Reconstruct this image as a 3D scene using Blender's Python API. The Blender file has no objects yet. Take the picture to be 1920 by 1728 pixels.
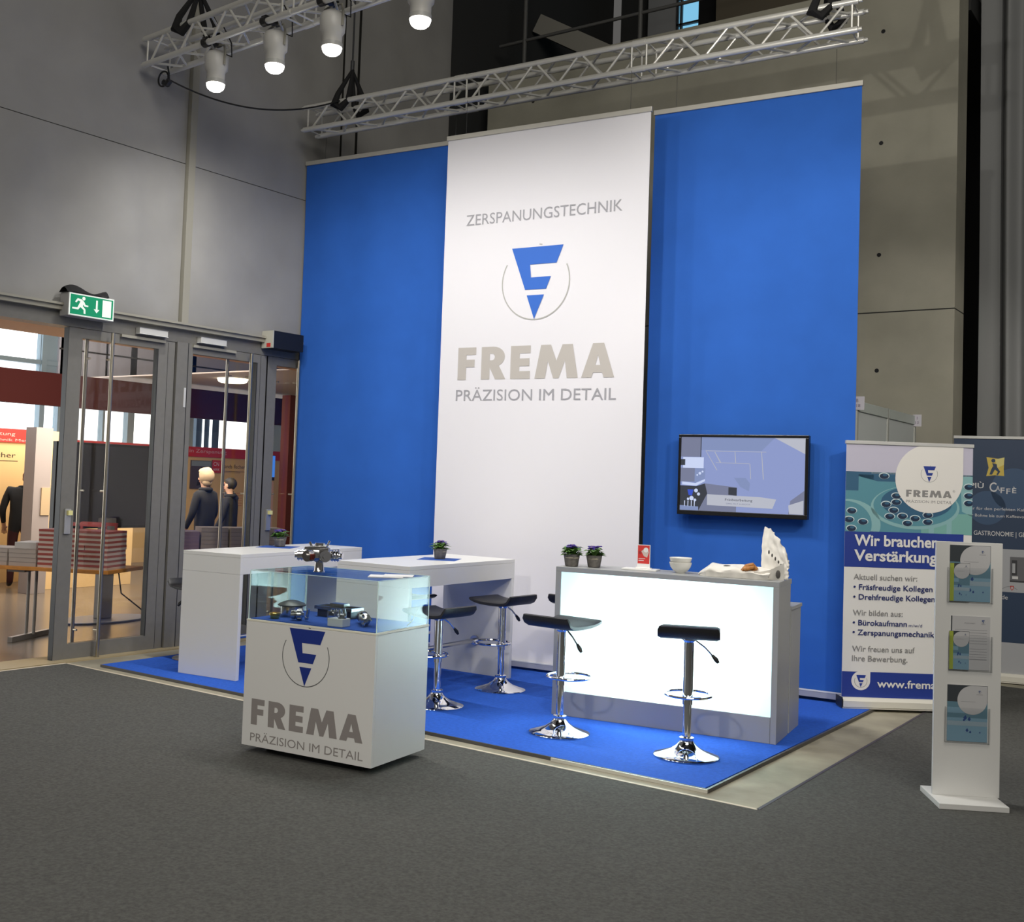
import bpy, bmesh, math, random
from math import sin, cos, pi, radians, sqrt, atan2
from mathutils import Vector, Matrix, noise
from mathutils.geometry import tessellate_polygon
random.seed(7)
S = bpy.context.scene
COL = S.collection

# ------------------------------------------------------------------ camera
F_PX, CX, CY = 2079.9095, 907.1047, 811.3862
YAW, PITCH, ROLL, EYE = 0.6145, 0.0441, 0.0351, 1.7062
def view_ray(u, v):
    c, s = cos(ROLL), sin(ROLL)
    u, v = u*c + v*s, -u*s + v*c
    c, s = cos(PITCH), sin(PITCH)
    f, z = c + s*v, s - c*v
    c, s = cos(YAW), sin(YAW)
    return Vector((u*c - f*s, u*s + f*c, z))
_f = view_ray(0, 0); _r = view_ray(1, 0) - _f; _d = view_ray(0, 1) - _f
cam = bpy.data.cameras.new('camera'); cam_o = bpy.data.objects.new('camera', cam); COL.objects.link(cam_o)
cam.sensor_fit = 'HORIZONTAL'; cam.sensor_width = 36; cam.lens = F_PX/1920*36
cam.shift_x = (960 - CX)/1920; cam.shift_y = (CY - 864)/1920
cam.clip_start = .05; cam.clip_end = 200
m = Matrix.Identity(4)
for i in range(3):
    m[i][0], m[i][1], m[i][2] = _r[i], -_d[i], -_f[i]
m[2][3] = EYE
cam_o.matrix_world = m
S.camera = cam_o

# ------------------------------------------------------------------ world, exposure, large lights
S.view_settings.view_transform = 'Standard'; S.view_settings.look = 'None'
S.view_settings.exposure = 0.0; S.view_settings.gamma = 1.0; S.view_settings.use_curve_mapping = False
w = bpy.data.worlds.new('hall_air'); S.world = w; w.use_nodes = True
w.node_tree.nodes['Background'].inputs[0].default_value = (1.0, .97, .93, 1)
w.node_tree.nodes['Background'].inputs[1].default_value = 0.10
S.cycles.use_denoising = True
S.cycles.max_bounces = 8; S.cycles.transparent_max_bounces = 16; S.cycles.sample_clamp_indirect = 10
S.cycles.caustics_reflective = False; S.cycles.caustics_refractive = False

def area(name, loc, size, power, color=(1, 1, 1), target=None, size_y=None):
    l = bpy.data.lights.new(name, 'AREA'); l.energy = power; l.color = color; l.size = size
    if size_y: l.shape = 'RECTANGLE'; l.size_y = size_y
    o = bpy.data.objects.new(name, l); COL.objects.link(o); o.location = loc
    d = (Vector(target) - Vector(loc)) if target else Vector((0, 0, -1))
    o.rotation_euler = d.to_track_quat('-Z', 'Y').to_euler()
    return o
def spot(name, loc, target, power, angle, blend=.6, color=(1, .97, .9), radius=.09):
    l = bpy.data.lights.new(name, 'SPOT'); l.energy = power; l.color = color
    l.spot_size = radians(angle); l.spot_blend = blend; l.shadow_soft_size = radius
    o = bpy.data.objects.new(name, l); COL.objects.link(o); o.location = loc
    o.rotation_euler = (Vector(target) - Vector(loc)).to_track_quat('-Z', 'Y').to_euler()
    return o
# the hall's own high lamps, behind and above the photographer
area('hall_lamps', (1.8, .5, 8.8), 6, 540, (1, .95, .86), (-3, 10, 1))
# added out-of-view fill spots that brighten the showcase and the roll-up side
for p_, q_, e_ in (((1.8, 2.2, 5.3), (-2.4, 5.0, 0), 45), ((-2.6, -2.5, 5.3), (-5.4, 2.9, 0), 650), ((1.4, 5.5, 5.3), (-3.0, 10.2, 1.2), 480)):
    spot('added_fill_spot', p_, q_, e_, 64 if e_ > 500 else 54 if e_ > 400 else 92, .4, (1, .94, .86), .15)
# the stand's lamps on the truss (two more hang right of the picture)
LAMP_Z = 5.13
LAMPS = [(-7.586, 6.459), (-6.795, 6.406), (-6.105, 6.361), (-5.155, 6.298), (-4.35, 6.245), (-3.3, 6.18)]
for i, (x, y) in enumerate(LAMPS):
    spot('stand_lamp', (x, y - .01, LAMP_Z - .085), (x*.97 - .1, y + .55, 3.2), (98, 118, 130, 134, 122, 140)[i], 168, 1.0, (1, .97, .92), .05)
spot('tilted_stand_lamp', (-3.1, 6.15, 5.12), (-3.2, 11.6, 5.6), 80, 80, .9, (1, .96, .88), .02)
# foyer: added fill aimed at the cream booth wall, plus daylight
area('foyer_fill', (-12.4, 9.5, 3.2), 3.0, 260, (1, .86, .68), (-15, 9.5, 1.0))
area('foyer_daylight', (-15.6, 9.5, 5.6), 6, 330, (.95, .97, 1), (-11, 9.5, 0))

# ------------------------------------------------------------------ materials
MATS = {}
def mat(name, col, rough=.55, metal=0.0, noise_amt=0.0, noise_scale=20., bump=0.0, bump_scale=200., spec=.5, emit=None, estr=0.0, coat=0.0):
    if name in MATS: return MATS[name]
    m = bpy.data.materials.new(name); m.use_nodes = True; nt = m.node_tree
    b = nt.nodes['Principled BSDF']
    b.inputs['Base Color'].default_value = (*col, 1); b.inputs['Roughness'].default_value = rough
    b.inputs['Metallic'].default_value = metal; b.inputs['Specular IOR Level'].default_value = spec
    b.inputs['Coat Weight'].default_value = coat
    if emit:
        b.inputs['Emission Color'].default_value = (*emit, 1); b.inputs['Emission Strength'].default_value = estr
    if noise_amt or bump:
        tc = nt.nodes.new('ShaderNodeTexCoord')
    if noise_amt:
        n = nt.nodes.new('ShaderNodeTexNoise'); n.inputs['Scale'].default_value = noise_scale; n.inputs['Detail'].default_value = 6
        nt.links.new(tc.outputs['Object'], n.inputs['Vector'])
        r = nt.nodes.new('ShaderNodeValToRGB')
        r.color_ramp.elements[0].position = .3; r.color_ramp.elements[1].position = .7
        r.color_ramp.elements[0].color = (*[max(0, c*(1 - noise_amt)) for c in col], 1)
        r.color_ramp.elements[1].color = (*[min(1, c*(1 + noise_amt)) for c in col], 1)
        nt.links.new(n.outputs['Fac'], r.inputs['Fac']); nt.links.new(r.outputs['Color'], b.inputs['Base Color'])
    if bump:
        n2 = nt.nodes.new('ShaderNodeTexNoise'); n2.inputs['Scale'].default_value = bump_scale; n2.inputs['Detail'].default_value = 3
        nt.links.new(tc.outputs['Object'], n2.inputs['Vector'])
        bp = nt.nodes.new('ShaderNodeBump'); bp.inputs['Strength'].default_value = bump; bp.inputs['Distance'].default_value = .01
        nt.links.new(n2.outputs['Fac'], bp.inputs['Height']); nt.links.new(bp.outputs['Normal'], b.inputs['Normal'])
    MATS[name] = m
    return m
def glass(name, tint, refl=1.0, rough=0.0, ior=1.45):
    m = bpy.data.materials.new(name); m.use_nodes = True; nt = m.node_tree; nt.nodes.clear()
    o = nt.nodes.new('ShaderNodeOutputMaterial'); mx = nt.nodes.new('ShaderNodeMixShader')
    t = nt.nodes.new('ShaderNodeBsdfTransparent'); g = nt.nodes.new('ShaderNodeBsdfGlossy'); f = nt.nodes.new('ShaderNodeFresnel')
    t.inputs[0].default_value = (*tint, 1); g.inputs['Roughness'].default_value = rough; f.inputs[0].default_value = ior
    g.inputs[0].default_value = (refl, refl, refl, 1)
    ge = nt.nodes.new('ShaderNodeNewGeometry'); ma = nt.nodes.new('ShaderNodeMath'); ma.operation = 'MULTIPLY_ADD'
    nt.links.new(ge.outputs['Backfacing'], ma.inputs[0]); ma.inputs[1].default_value = 1/ior - ior; ma.inputs[2].default_value = ior
    nt.links.new(ma.outputs[0], f.inputs[0])
    nt.links.new(f.outputs[0], mx.inputs[0]); nt.links.new(t.outputs[0], mx.inputs[1]); nt.links.new(g.outputs[0], mx.inputs[2])
    nt.links.new(mx.outputs[0], o.inputs[0]); MATS[name] = m
    return m
def emission(name, col, strength):
    m = bpy.data.materials.new(name); m.use_nodes = True; nt = m.node_tree; nt.nodes.clear()
    o = nt.nodes.new('ShaderNodeOutputMaterial'); e = nt.nodes.new('ShaderNodeEmission')
    e.inputs[0].default_value = (*col, 1); e.inputs[1].default_value = strength
    nt.links.new(e.outputs[0], o.inputs[0]); MATS[name] = m
    return m
def concrete_mat(name, col, seams=None):
    m = mat(name, col, .85, noise_amt=.16, noise_scale=1.3, bump=.15, bump_scale=25)
    return m
M_white = mat('white_laminate', (.80, .80, .78), .32)
M_whiteedge = mat('cream_edge', (.86, .83, .70), .4)
M_silvergrey = mat('silver_grey_laminate', (.36, .37, .37), .38)
M_concrete = concrete_mat('concrete_wall', (.40, .385, .31))
M_concfloor = mat('concrete_floor', (.33, .305, .23), .8, noise_amt=.22, noise_scale=3., bump=.1, bump_scale=30)
M_carpet = mat('grey_felt_carpet', (.118, .118, .111), .95, noise_amt=.22, noise_scale=60, bump=.6, bump_scale=350, spec=.1)
M_bluecarpet = mat('blue_felt_carpet', (.032, .125, .60), .9, noise_amt=.10, noise_scale=40, bump=.4, bump_scale=350, spec=.15)
M_membrane = mat('grey_membrane', (.34, .335, .325), .75, noise_amt=.07, noise_scale=2.0)
M_alu = mat('grey_door_aluminium', (.19, .184, .168), .45, metal=.0, noise_amt=.04)
M_beigesteel = mat('beige_steel', (.35, .335, .28), .5)
M_darksteel = mat('dark_steel', (.045, .047, .05), .5)
M_brushed = mat('brushed_brass_steel', (.55, .50, .40), .28, metal=1.0)
M_trussalu = mat('truss_aluminium', (.80, .79, .74), .36, metal=.35)
M_chrome = mat('chrome', (.86, .86, .88), .06, metal=1.0)
M_steel = mat('machined_steel', (.62, .61, .60), .22, metal=1.0)
M_darkmetal = mat('dark_metal', (.12, .12, .13), .35, metal=.8)
M_brass = mat('brass', (.80, .56, .16), .25, metal=1.0)
M_black = mat('black_plastic', (.012, .012, .013), .4)
M_leather = mat('black_leatherette', (.014, .014, .016), .45, bump=.15, bump_scale=120)
M_blackcloth = mat('black_cloth', (.012, .012, .013), .9)
M_bluefab = mat('blue_banner_fabric', (.028, .130, .53), .8, noise_amt=.05, noise_scale=3, spec=.2)
M_whitefab = mat('white_banner_fabric', (.75, .74, .78), .8, spec=.2)
M_greyprint = mat('warm_grey_print', (.47, .44, .41), .7)
M_greyprint2 = mat('cool_grey_print', (.33, .33, .36), .7)
M_blueprint = mat('blue_print', (.025, .13, .55), .7)
M_ring = mat('thin_grey_ring', (.42, .42, .40), .7)
M_navy = mat('navy_print', (.012, .035, .26), .5)
M_greyvinyl = mat('grey_vinyl', (.30, .275, .265), .5)
M_paperwhite = mat('white_paper', (.80, .80, .80), .6)
M_red = mat('red_print', (.62, .035, .03), .6)
M_redband = mat('dark_red_fascia', (.052, .013, .013), .8, spec=.08)
M_cream = mat('cream_panel', (.80, .57, .29), .7)
M_foyerwhite = mat('foyer_white_wall', (.72, .70, .72), .7)
M_parquet = mat('parquet', (.165, .138, .112), .25, noise_amt=.15, noise_scale=6)
M_wood = mat('beech_table_top', (.62, .26, .055), .4, noise_amt=.15, noise_scale=12)
M_skin = mat('skin', (.62, .38, .28), .55)
M_coat = mat('dark_coat', (.010, .012, .016), .85)
M_trousers = mat('dark_red_trousers', (.045, .01, .014), .85)
M_blond = mat('grey_blond_hair', (.55, .42, .28), .7)
M_darkhair = mat('black_hair', (.012, .010, .009), .6)
M_leaf = mat('green_leaf', (.10, .22, .045), .5, noise_amt=.3, noise_scale=30)
M_flower = mat('violet_blossom', (.06, .03, .26), .6)
M_yellow = mat('yellow_centre', (.8, .6, .05), .6)
M_potpaper = mat('grey_paper_wrap', (.16, .15, .135), .8, noise_amt=.25, noise_scale=40)
M_porcelain = mat('white_porcelain', (.78, .77, .72), .2)
M_bagpaper = mat('white_bag_paper', (.80, .77, .71), .6)
M_pretzel = mat('brown_pastry', (.42, .17, .035), .5, noise_amt=.4, noise_scale=50)
M_green = mat('exit_green', (.0, .22, .10), .4, emit=(.0, .30, .13), estr=.35)
M_exitwhite = mat('exit_white', (.8, .85, .8), .4, emit=(.8, .9, .8), estr=.35)
M_curtain = mat('grey_velour_curtain', (.27, .275, .275), .95, spec=.1)
M_darkhall = mat('dark_hall_shade', (.035, .036, .036), .9)  # shade of the unlit gallery and hall end put into the colour
M_darkpanel = mat('dark_olive_panel', (.11, .11, .10), .85)
M_brownpanel = mat('brown_board', (.14, .12, .085), .8)
M_cabinetglass = glass('showcase_glass', (.955, .988, .985))
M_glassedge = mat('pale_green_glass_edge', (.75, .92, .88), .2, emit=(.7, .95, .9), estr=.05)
M_doorglass = glass('door_glass', (.93, .925, .91), .7)
M_acryl = glass('clear_acrylic', (.97, .975, .98), .5)
M_lens = emission('lamp_lens', (1, .97, .88), 14)
M_sky = emission('daylight', (.93, .97, 1), 3.2)
M_skyblue = emission('blue_daylight', (.22, .55, .80), 1.0)
M_roundlamp = emission('round_ceiling_lamp', (1, .92, .68), 4)

def lightbox_mat():
    m = bpy.data.materials.new('translucent_opal_sheet'); m.use_nodes = True; nt = m.node_tree; nt.nodes.clear()
    o = nt.nodes.new('ShaderNodeOutputMaterial'); mx = nt.nodes.new('ShaderNodeMixShader'); mx.inputs[0].default_value = .7
    a = nt.nodes.new('ShaderNodeBsdfDiffuse'); a.inputs[0].default_value = (.75, .80, .79, 1)
    b = nt.nodes.new('ShaderNodeBsdfTranslucent'); b.inputs[0].default_value = (.86, .98, .98, 1)
    nt.links.new(a.outputs[0], mx.inputs[1]); nt.links.new(b.outputs[0], mx.inputs[2])
    em = nt.nodes.new('ShaderNodeEmission'); em.inputs[0].default_value = (.58, .80, .83, 1); em.inputs[1].default_value = .36   # a backlit sheet
    ad = nt.nodes.new('ShaderNodeAddShader'); nt.links.new(mx.outputs[0], ad.inputs[0]); nt.links.new(em.outputs[0], ad.inputs[1]); nt.links.new(ad.outputs[0], o.inputs[0])
    MATS['opal'] = m
    return m
M_opal = lightbox_mat()

# ------------------------------------------------------------------ mesh builder
class MB:
    def __init__(s): s.v = []; s.f = []; s.mi = []
    def add(s, vs, fs, mi=0):
        b = len(s.v); s.v += [Vector(v) for v in vs]
        for f in fs: s.f.append([b + i for i in f]); s.mi.append(mi)
        return s
    def box(s, a, b, mi=0):
        (x0, y0, z0), (x1, y1, z1) = a, b
        return s.add([(x0, y0, z0), (x1, y0, z0), (x1, y1, z0), (x0, y1, z0), (x0, y0, z1), (x1, y0, z1), (x1, y1, z1), (x0, y1, z1)],
                     [(3, 2, 1, 0), (4, 5, 6, 7), (0, 1, 5, 4), (1, 2, 6, 5), (2, 3, 7, 6), (3, 0, 4, 7)], mi)
    def bar(s, p, q, w, h, up=(0, 0, 1), mi=0):
        p, q = Vector(p), Vector(q); d = (q - p).normalized(); u = Vector(up)
        if abs(d.dot(u)) > .99: u = Vector((1, 0, 0))
        a = d.cross(u).normalized()*w/2; b = a.cross(d).normalized()*h/2
        c = [-a - b, a - b, a + b, -a + b]
        return s.add([p + k for k in c] + [q + k for k in c], [(3, 2, 1, 0), (4, 5, 6, 7), (0, 1, 5, 4), (1, 2, 6, 5), (2, 3, 7, 6), (3, 0, 4, 7)], mi)
    def cyl(s, p, q, r0, r1=None, n=14, mi=0, caps=True):
        p, q = Vector(p), Vector(q); r1 = r0 if r1 is None else r1
        d = (q - p).normalized(); u = Vector((0, 0, 1)) if abs(d.z) < .9 else Vector((1, 0, 0))
        a = d.cross(u).normalized(); b = d.cross(a)
        vs = []
        for c, r in ((p, r0), (q, r1)):
            vs += [c + (a*cos(2*pi*i/n) + b*sin(2*pi*i/n))*r for i in range(n)]
        fs = [(i, (i + 1) % n, n + (i + 1) % n, n + i) for i in range(n)]
        if caps: fs += [tuple(reversed(range(n))), tuple(range(n, 2*n))]
        return s.add(vs, fs, mi)
    def lathe(s, prof, n=24, c=(0, 0, 0), mi=0, axis='z', caps=True):
        c = Vector(c); vs = []
        for r, z in prof:
            for i in range(n):
                a = 2*pi*i/n
                p = Vector((r*cos(a), r*sin(a), z))
                if axis == 'x': p = Vector((z, r*cos(a), r*sin(a)))
                if axis == 'y': p = Vector((r*cos(a), z, r*sin(a)))
                vs.append(c + p)
        fs = []
        for k in range(len(prof) - 1):
            for i in range(n):
                j = (i + 1) % n
                fs.append((k*n + i, k*n + j, (k + 1)*n + j, (k + 1)*n + i))
        if caps:
            fs.append(tuple(reversed(range(n)))); fs.append(tuple(range((len(prof) - 1)*n, len(prof)*n)))
        return s.add(vs, fs, mi)
    def tube(s, pts, r, n=8, closed=False, mi=0):
        pts = [Vector(p) for p in pts]; N = len(pts); vs = []; prev = None
        for i, p in enumerate(pts):
            if closed: t = pts[(i + 1) % N] - pts[i - 1]
            else: t = pts[min(i + 1, N - 1)] - pts[max(i - 1, 0)]
            t.normalize()
            if prev is None:
                u = Vector((0, 0, 1)) if abs(t.z) < .9 else Vector((1, 0, 0)); a = t.cross(u).normalized()
            else:
                a = (prev - t*prev.dot(t)).normalized()
            prev = a; b = t.cross(a)
            rr = r[i] if isinstance(r, (list, tuple)) else r
            vs += [p + (a*cos(2*pi*k/n) + b*sin(2*pi*k/n))*rr for k in range(n)]
        fs = []
        for i in range(N if closed else N - 1):
            j = (i + 1) % N
            for k in range(n):
                l = (k + 1) % n
                fs.append((i*n + k, i*n + l, j*n + l, j*n + k))
        if not closed: fs += [tuple(reversed(range(n))), tuple(range((N - 1)*n, N*n))]
        return s.add(vs, fs, mi)
    def sphere(s, c, r, nu=14, nv=8, mi=0):
        c = Vector(c); r = r if isinstance(r, (tuple, list)) else (r, r, r); vs = [c + Vector((0, 0, r[2]))]
        for j in range(1, nv):
            t = pi*j/nv
            for i in range(nu):
                a = 2*pi*i/nu
                vs.append(c + Vector((r[0]*sin(t)*cos(a), r[1]*sin(t)*sin(a), r[2]*cos(t))))
        vs.append(c - Vector((0, 0, r[2])))
        fs = [(0, 1 + i, 1 + (i + 1) % nu) for i in range(nu)]
        for j in range(nv - 2):
            for i in range(nu):
                a, b = 1 + j*nu + i, 1 + j*nu + (i + 1) % nu
                fs.append((a, a + nu, b + nu, b))
        e = len(vs) - 1; o = 1 + (nv - 2)*nu
        fs += [(e, o + (i + 1) % nu, o + i) for i in range(nu)]
        return s.add(vs, fs, mi)
    def grid(s, fn, nu, nv, mi=0):
        vs = [fn(i/nu, j/nv) for j in range(nv + 1) for i in range(nu + 1)]
        fs = [(j*(nu + 1) + i, j*(nu + 1) + i + 1, (j + 1)*(nu + 1) + i + 1, (j + 1)*(nu + 1) + i) for j in range(nv) for i in range(nu)]
        return s.add(vs, fs, mi)
    def build(s, name, mats, parent=None, smooth=False, bevel=0.0, kind=None, label=None):
        me = bpy.data.meshes.new(name); me.from_pydata(s.v, [], s.f)
        for k in (mats if isinstance(mats, (list, tuple)) else [mats]): me.materials.append(k)
        me.polygons.foreach_set('material_index', s.mi)
        if smooth:
            me.polygons.foreach_set('use_smooth', [True]*len(me.polygons)); me.set_sharp_from_angle(angle=radians(40))
        me.update()
        o = bpy.data.objects.new(name, me); COL.objects.link(o)
        if parent: o.parent = parent
        if bevel:
            b = o.modifiers.new('edge', 'BEVEL'); b.width = bevel; b.segments = 2; b.limit_method = 'ANGLE'; b.angle_limit = radians(50)
        if kind: o['kind'] = kind
        if label: o['label'] = label
        return o
def tag(o, label, cat, group=None, kind=None):
    o['label'] = label; o['category'] = cat
    if group: o['group'] = group
    if kind: o['kind'] = kind
    return o
def thing(name, label, cat, loc=(0, 0, 0), rz=0.0, group=None):
    o = bpy.data.objects.new(name, None); COL.objects.link(o); o.empty_display_size = .1
    o.location = loc; o.rotation_euler = (0, 0, rz)
    return tag(o, label, cat, group)
def copy_tree(o, parent=None):
    c = o.copy(); COL.objects.link(c)
    if parent is not None: c.parent = parent
    for ch in list(o.children): copy_tree(ch, c)
    return c

# flat artwork drawn on a plane: origin O, directions U (right) and V (up), normal N towards the viewer
def text_data(body, bold=0.0):
    cu = bpy.data.curves.new('t', 'FONT'); cu.body = body; cu.size = 1; cu.offset = bold; cu.resolution_u = 3
    o = bpy.data.objects.new('t', cu); COL.objects.link(o)
    dg = bpy.context.evaluated_depsgraph_get()
    me = bpy.data.meshes.new_from_object(o.evaluated_get(dg))
    vs = [v.co.copy() for v in me.vertices]; fs = [tuple(p.vertices) for p in me.polygons]
    bpy.data.objects.remove(o); bpy.data.curves.remove(cu); bpy.data.meshes.remove(me)
    return vs, fs
_h = text_data('H'); CAP = max(v.y for v in _h[0])
class Art:
    def __init__(s, mb, O, U, V=(0, 0, 1), lift=.0012):
        s.mb = mb; s.O = Vector(O); s.U = Vector(U); s.V = Vector(V); s.N = s.U.cross(s.V).normalized(); s.k = 0; s.lift = lift
    def P(s, u, v, k): return s.O + s.U*u + s.V*v + s.N*(k*s.lift)
    def poly(s, loops, mi, k=1):
        if not isinstance(loops[0][0], (tuple, list)): loops = [loops]
        flat = [p for l in loops for p in l]
        tris = tessellate_polygon([[Vector((p[0], p[1], 0)) for p in l] for l in loops])
        out = []
        for t in tris:
            a, b, c = (Vector(flat[i]) for i in t)
            if (b - a).cross(c - a) < 0: t = (t[0], t[2], t[1])
            out.append(t)
        s.mb.add([s.P(p[0], p[1], k) for p in flat], out, mi)
    def rect(s, u0, v0, u1, v1, mi, k=1): s.mb.add([s.P(u0, v0, k), s.P(u1, v0, k), s.P(u1, v1, k), s.P(u0, v1, k)], [(0, 1, 2, 3)], mi)
    def disc(s, u, v, r, mi, k=1, ry=None, n=40): s.poly([(u + r*cos(2*pi*i/n), v + (ry or r)*sin(2*pi*i/n)) for i in range(n)], mi, k)
    def drop(s, u, v, r, mi, k=1, n=36, corner=(1, 1)):
        pts = [(u + r, v + r)] + [(u + r*cos(t), v + r*sin(t)) for t in [pi/2 + 1.5*pi*i/n for i in range(n + 1)]]
        if corner == (-1, 1): pts = [(2*u - a, b) for a, b in reversed(pts)]
        s.poly(pts, mi, k)
    def ring(s, u, v, r, w, mi, k=1, n=72, skip=None):
        for i in range(n):
            a, b = 2*pi*i/n, 2*pi*(i + 1)/n
            if skip and skip(u + r*cos((a + b)/2), v + r*sin((a + b)/2)): continue
            s.mb.add([s.P(u + q*cos(t), v + q*sin(t), k) for q, t in ((r, a), (r + w, a), (r + w, b), (r, b))], [(0, 1, 2, 3)], mi)
    def text(s, body, u, v, cap, mi, width=None, bold=0.0, k=2, align='l'):
        vs, fs = text_data(body, bold)
        if not vs: return
        x0, x1 = min(p.x for p in vs), max(p.x for p in vs)
        sy = cap/CAP; sx = sy if width is None else width/(x1 - x0)
        off = -x0*sx if align == 'l' else (-x0*sx - (x1 - x0)*sx/2 if align == 'c' else -x1*sx)
        s.mb.add([s.P(u + off + p.x*sx, v + p.y*sy, k) for p in vs], fs, mi)
    def emblem(s, u, v, r, blue, grey, k=2, w=.007):
        q = r/.348
        Fp = [(-.256, .325), (.277, .325), (.212, .163), (-.06, .163), (-.047, .043), (.158, .043), (.113, -.07), (-.105, -.07)]
        Tp = [(-.086, -.122), (.093, -.122), (-.002, -.345)]
        s.poly([(u + a*q, v + b*q) for a, b in Fp], blue, k + 1)
        s.poly([(u + a*q, v + b*q) for a, b in Tp], blue, k + 1)
        def near(x, y):
            x, y = (x - u)/q, (y - v)/q
            return (.14 < y < .335 and -.30 < x < .31) or (y >= .300 and -.12 < x < .02)
        s.ring(u, v, r - w/2, w, grey, k, skip=near)
    def frema(s, u, v, h, width, mi, k=2):
        sx = width/5.267
        def L(x, pts): return [(u + (x + a)*sx, v + b*h) for a, b in pts]
        bowl = [(.42 + .40*cos(t), .69 + .31*sin(t)) for t in [pi/2 - pi*i/12 for i in range(11)]]
        hole = [(.37 + .10*cos(t), .685 + .10*sin(t)) for t in [pi/2 - pi*i/8 for i in range(9)]]
        s.poly(L(0, [(0, 0), (.30, 0), (.30, .39), (.60, .39), (.60, .62), (.30, .62), (.30, .77), (.645, .77), (.645, 1), (0, 1)]), mi, k)
        s.poly([L(.84, [(0, 0), (.30, 0), (.30, .36), (.50, 0), (.86, 0), (.62, .42)] + bowl[::-1][0:] + [(0, 1)]), L(.84, [(.30, .585), (.30, .785)] + hole)], mi, k)
        s.poly(L(1.863, [(0, 0), (.671, 0), (.671, .23), (.31, .23), (.31, .385), (.64, .385), (.64, .615), (.31, .615), (.31, .77), (.671, .77), (.671, 1), (0, 1)]), mi, k)
        s.poly(L(2.694, [(0, 0), (.35, 0), (.43, .52), (.62, 0), (.80, 0), (.99, .52), (1.07, 0), (1.423, 0), (1.23, 1), (.90, 1), (.71, .52), (.52, 1), (.19, 1)]), mi, k)
        s.poly([L(4.225, [(0, 0), (.325, 0), (.375, .14), (.665, .14), (.71, 0), (1.042, 0), (.70, 1), (.35, 1)]), L(4.225, [(.44, .36), (.60, .36), (.52, .66)])], mi, k)

# ================================================================== THE SETTING
def struct(name, mb, mats, **k): return mb.build(name, mats, kind='structure', **k)
WANG = pi/2 - math.atan(.0286)                       # the glazed wall runs along this heading
WP = Vector((-8.6212, 7, 0)); WU = Vector((cos(WANG), sin(WANG), 0)); WN = Vector((WU.y, -WU.x, 0))   # WN points into the hall
def wl(s, z, n=0.0): return WP + WU*s + WN*n + Vector((0, 0, z))
def wbox(mb, s0, s1, z0, z1, n0, n1, mi=0):
    c = [wl(s, z, n) for z in (z0, z1) for n in (n0, n1) for s in (s0, s1)]
    return mb.add(c, [(0, 1, 3, 2)[::-1], (4, 5, 7, 6), (0, 1, 5, 4)[::-1], (2, 3, 7, 6), (0, 2, 6, 4), (1, 3, 7, 5)[::-1]], mi)

a, b, c, d = wl(-14, 0), wl(8, 0), Vector((9, 15, 0)), Vector((9, -7, 0))
struct('floor', MB().add([a, b, c, d], [(3, 2, 1, 0)][0:1]) if False else MB().add([a, d, c, b], [(0, 1, 2, 3)]), M_concfloor)
struct('floor_foyer', MB().add([wl(-14, -.002), wl(13, -.002), (-21, 20.2, -.002), (-21, -7.2, -.002)], [(0, 1, 2, 3)]), M_parquet)
# concrete wall behind the banners, with its pour joint and anchor holes
mb = MB(); YB = 11.6; XR = -2.525
mb.box((-8.3, YB, 0), (XR, YB + .4, 3.585)); mb.box((-8.3, YB + .006, 3.585), (XR, YB + .394, 3.597), 1); mb.box((-8.3, YB, 3.597), (XR, YB + .4, 7.05))
for x in (-3.27, -5.6, -7.6):
    for z in (.7, 1.85, 2.99, 4.19, 5.36, 6.54):
        mb.cyl((x, YB + .01, z), (x, YB - .002, z), .022, n=12, mi=1)
struct('wall_back', mb, [M_concrete, M_black])
# dark end of the hall beyond the curtain and under the gallery
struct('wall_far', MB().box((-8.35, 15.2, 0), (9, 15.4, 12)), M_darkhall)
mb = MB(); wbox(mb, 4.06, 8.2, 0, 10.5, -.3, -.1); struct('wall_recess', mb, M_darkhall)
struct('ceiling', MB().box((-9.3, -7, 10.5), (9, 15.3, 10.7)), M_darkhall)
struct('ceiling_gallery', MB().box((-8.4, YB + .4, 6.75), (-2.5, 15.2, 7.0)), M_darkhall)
# wall_left: stretched grey membrane above the doors, solid below beyond them
mb = MB()
for s0, s1 in ((-13.5, .018), (.105, 2.12), (2.15, 2.36), (2.40, 4.05)):
    for z0, z1 in ((3.135, 4.700), (4.706, 10.5)):
        ns, nz = max(4, int((s1 - s0)/.12)), 14
        def mf(u, v):
            q_, z_ = s0 + (s1 - s0)*u, z0 + (z1 - z0)*v
            e_ = min(1, 8*u*(s1 - s0), 8*(1 - u)*(s1 - s0), 5*v, 5*(1 - v))
            return wl(q_, z_, (.03 if z0 > 4 else .075)*e_*(noise.noise(Vector((q_*1.7 + z_*.35, z_*.16, 3))) + .5*noise.noise(Vector((q_*4.1 + z_*.5, z_*.2, 8)))) - (1 - min(1, e_ + .4))*.01)
        mb.grid(lambda u, v: mf(u, v), ns, nz)
wbox(mb, -13.5, 4.05, 3.0, 10.5, -.36, -.16, 1)
wbox(mb, 2.62, 4.05, 0, 3.2, -.22, -.004); wbox(mb, -13.5, -3.2, 0, 3.2, -.22, -.004)
struct('wall_left', mb, [M_membrane, M_darkpanel], smooth=True)
mb = MB(); wbox(mb, .022, .100, 3.13, 10.5, -.02, .045, 0); wbox(mb, .100, .108, 3.13, 10.5, -.03, .01, 1)
struct('trim_1', mb, [M_beigesteel, M_black], label='beige steel upright on the membrane wall')
mb = MB(); wbox(mb, -13.5, 2.7, 3.082, 3.142, -.2, .05); wbox(mb, -13.5, 2.7, 3.122, 3.142, 0, .075)
struct('trim_2', mb, M_beigesteel, label='pale cable duct over the doors')
mb = MB(); wbox(mb, -13.5, 2.7, 2.955, 3.084, -.2, -.012)
struct('trim_3', mb, M_alu, label='grey door header')
mb = MB()
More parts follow.
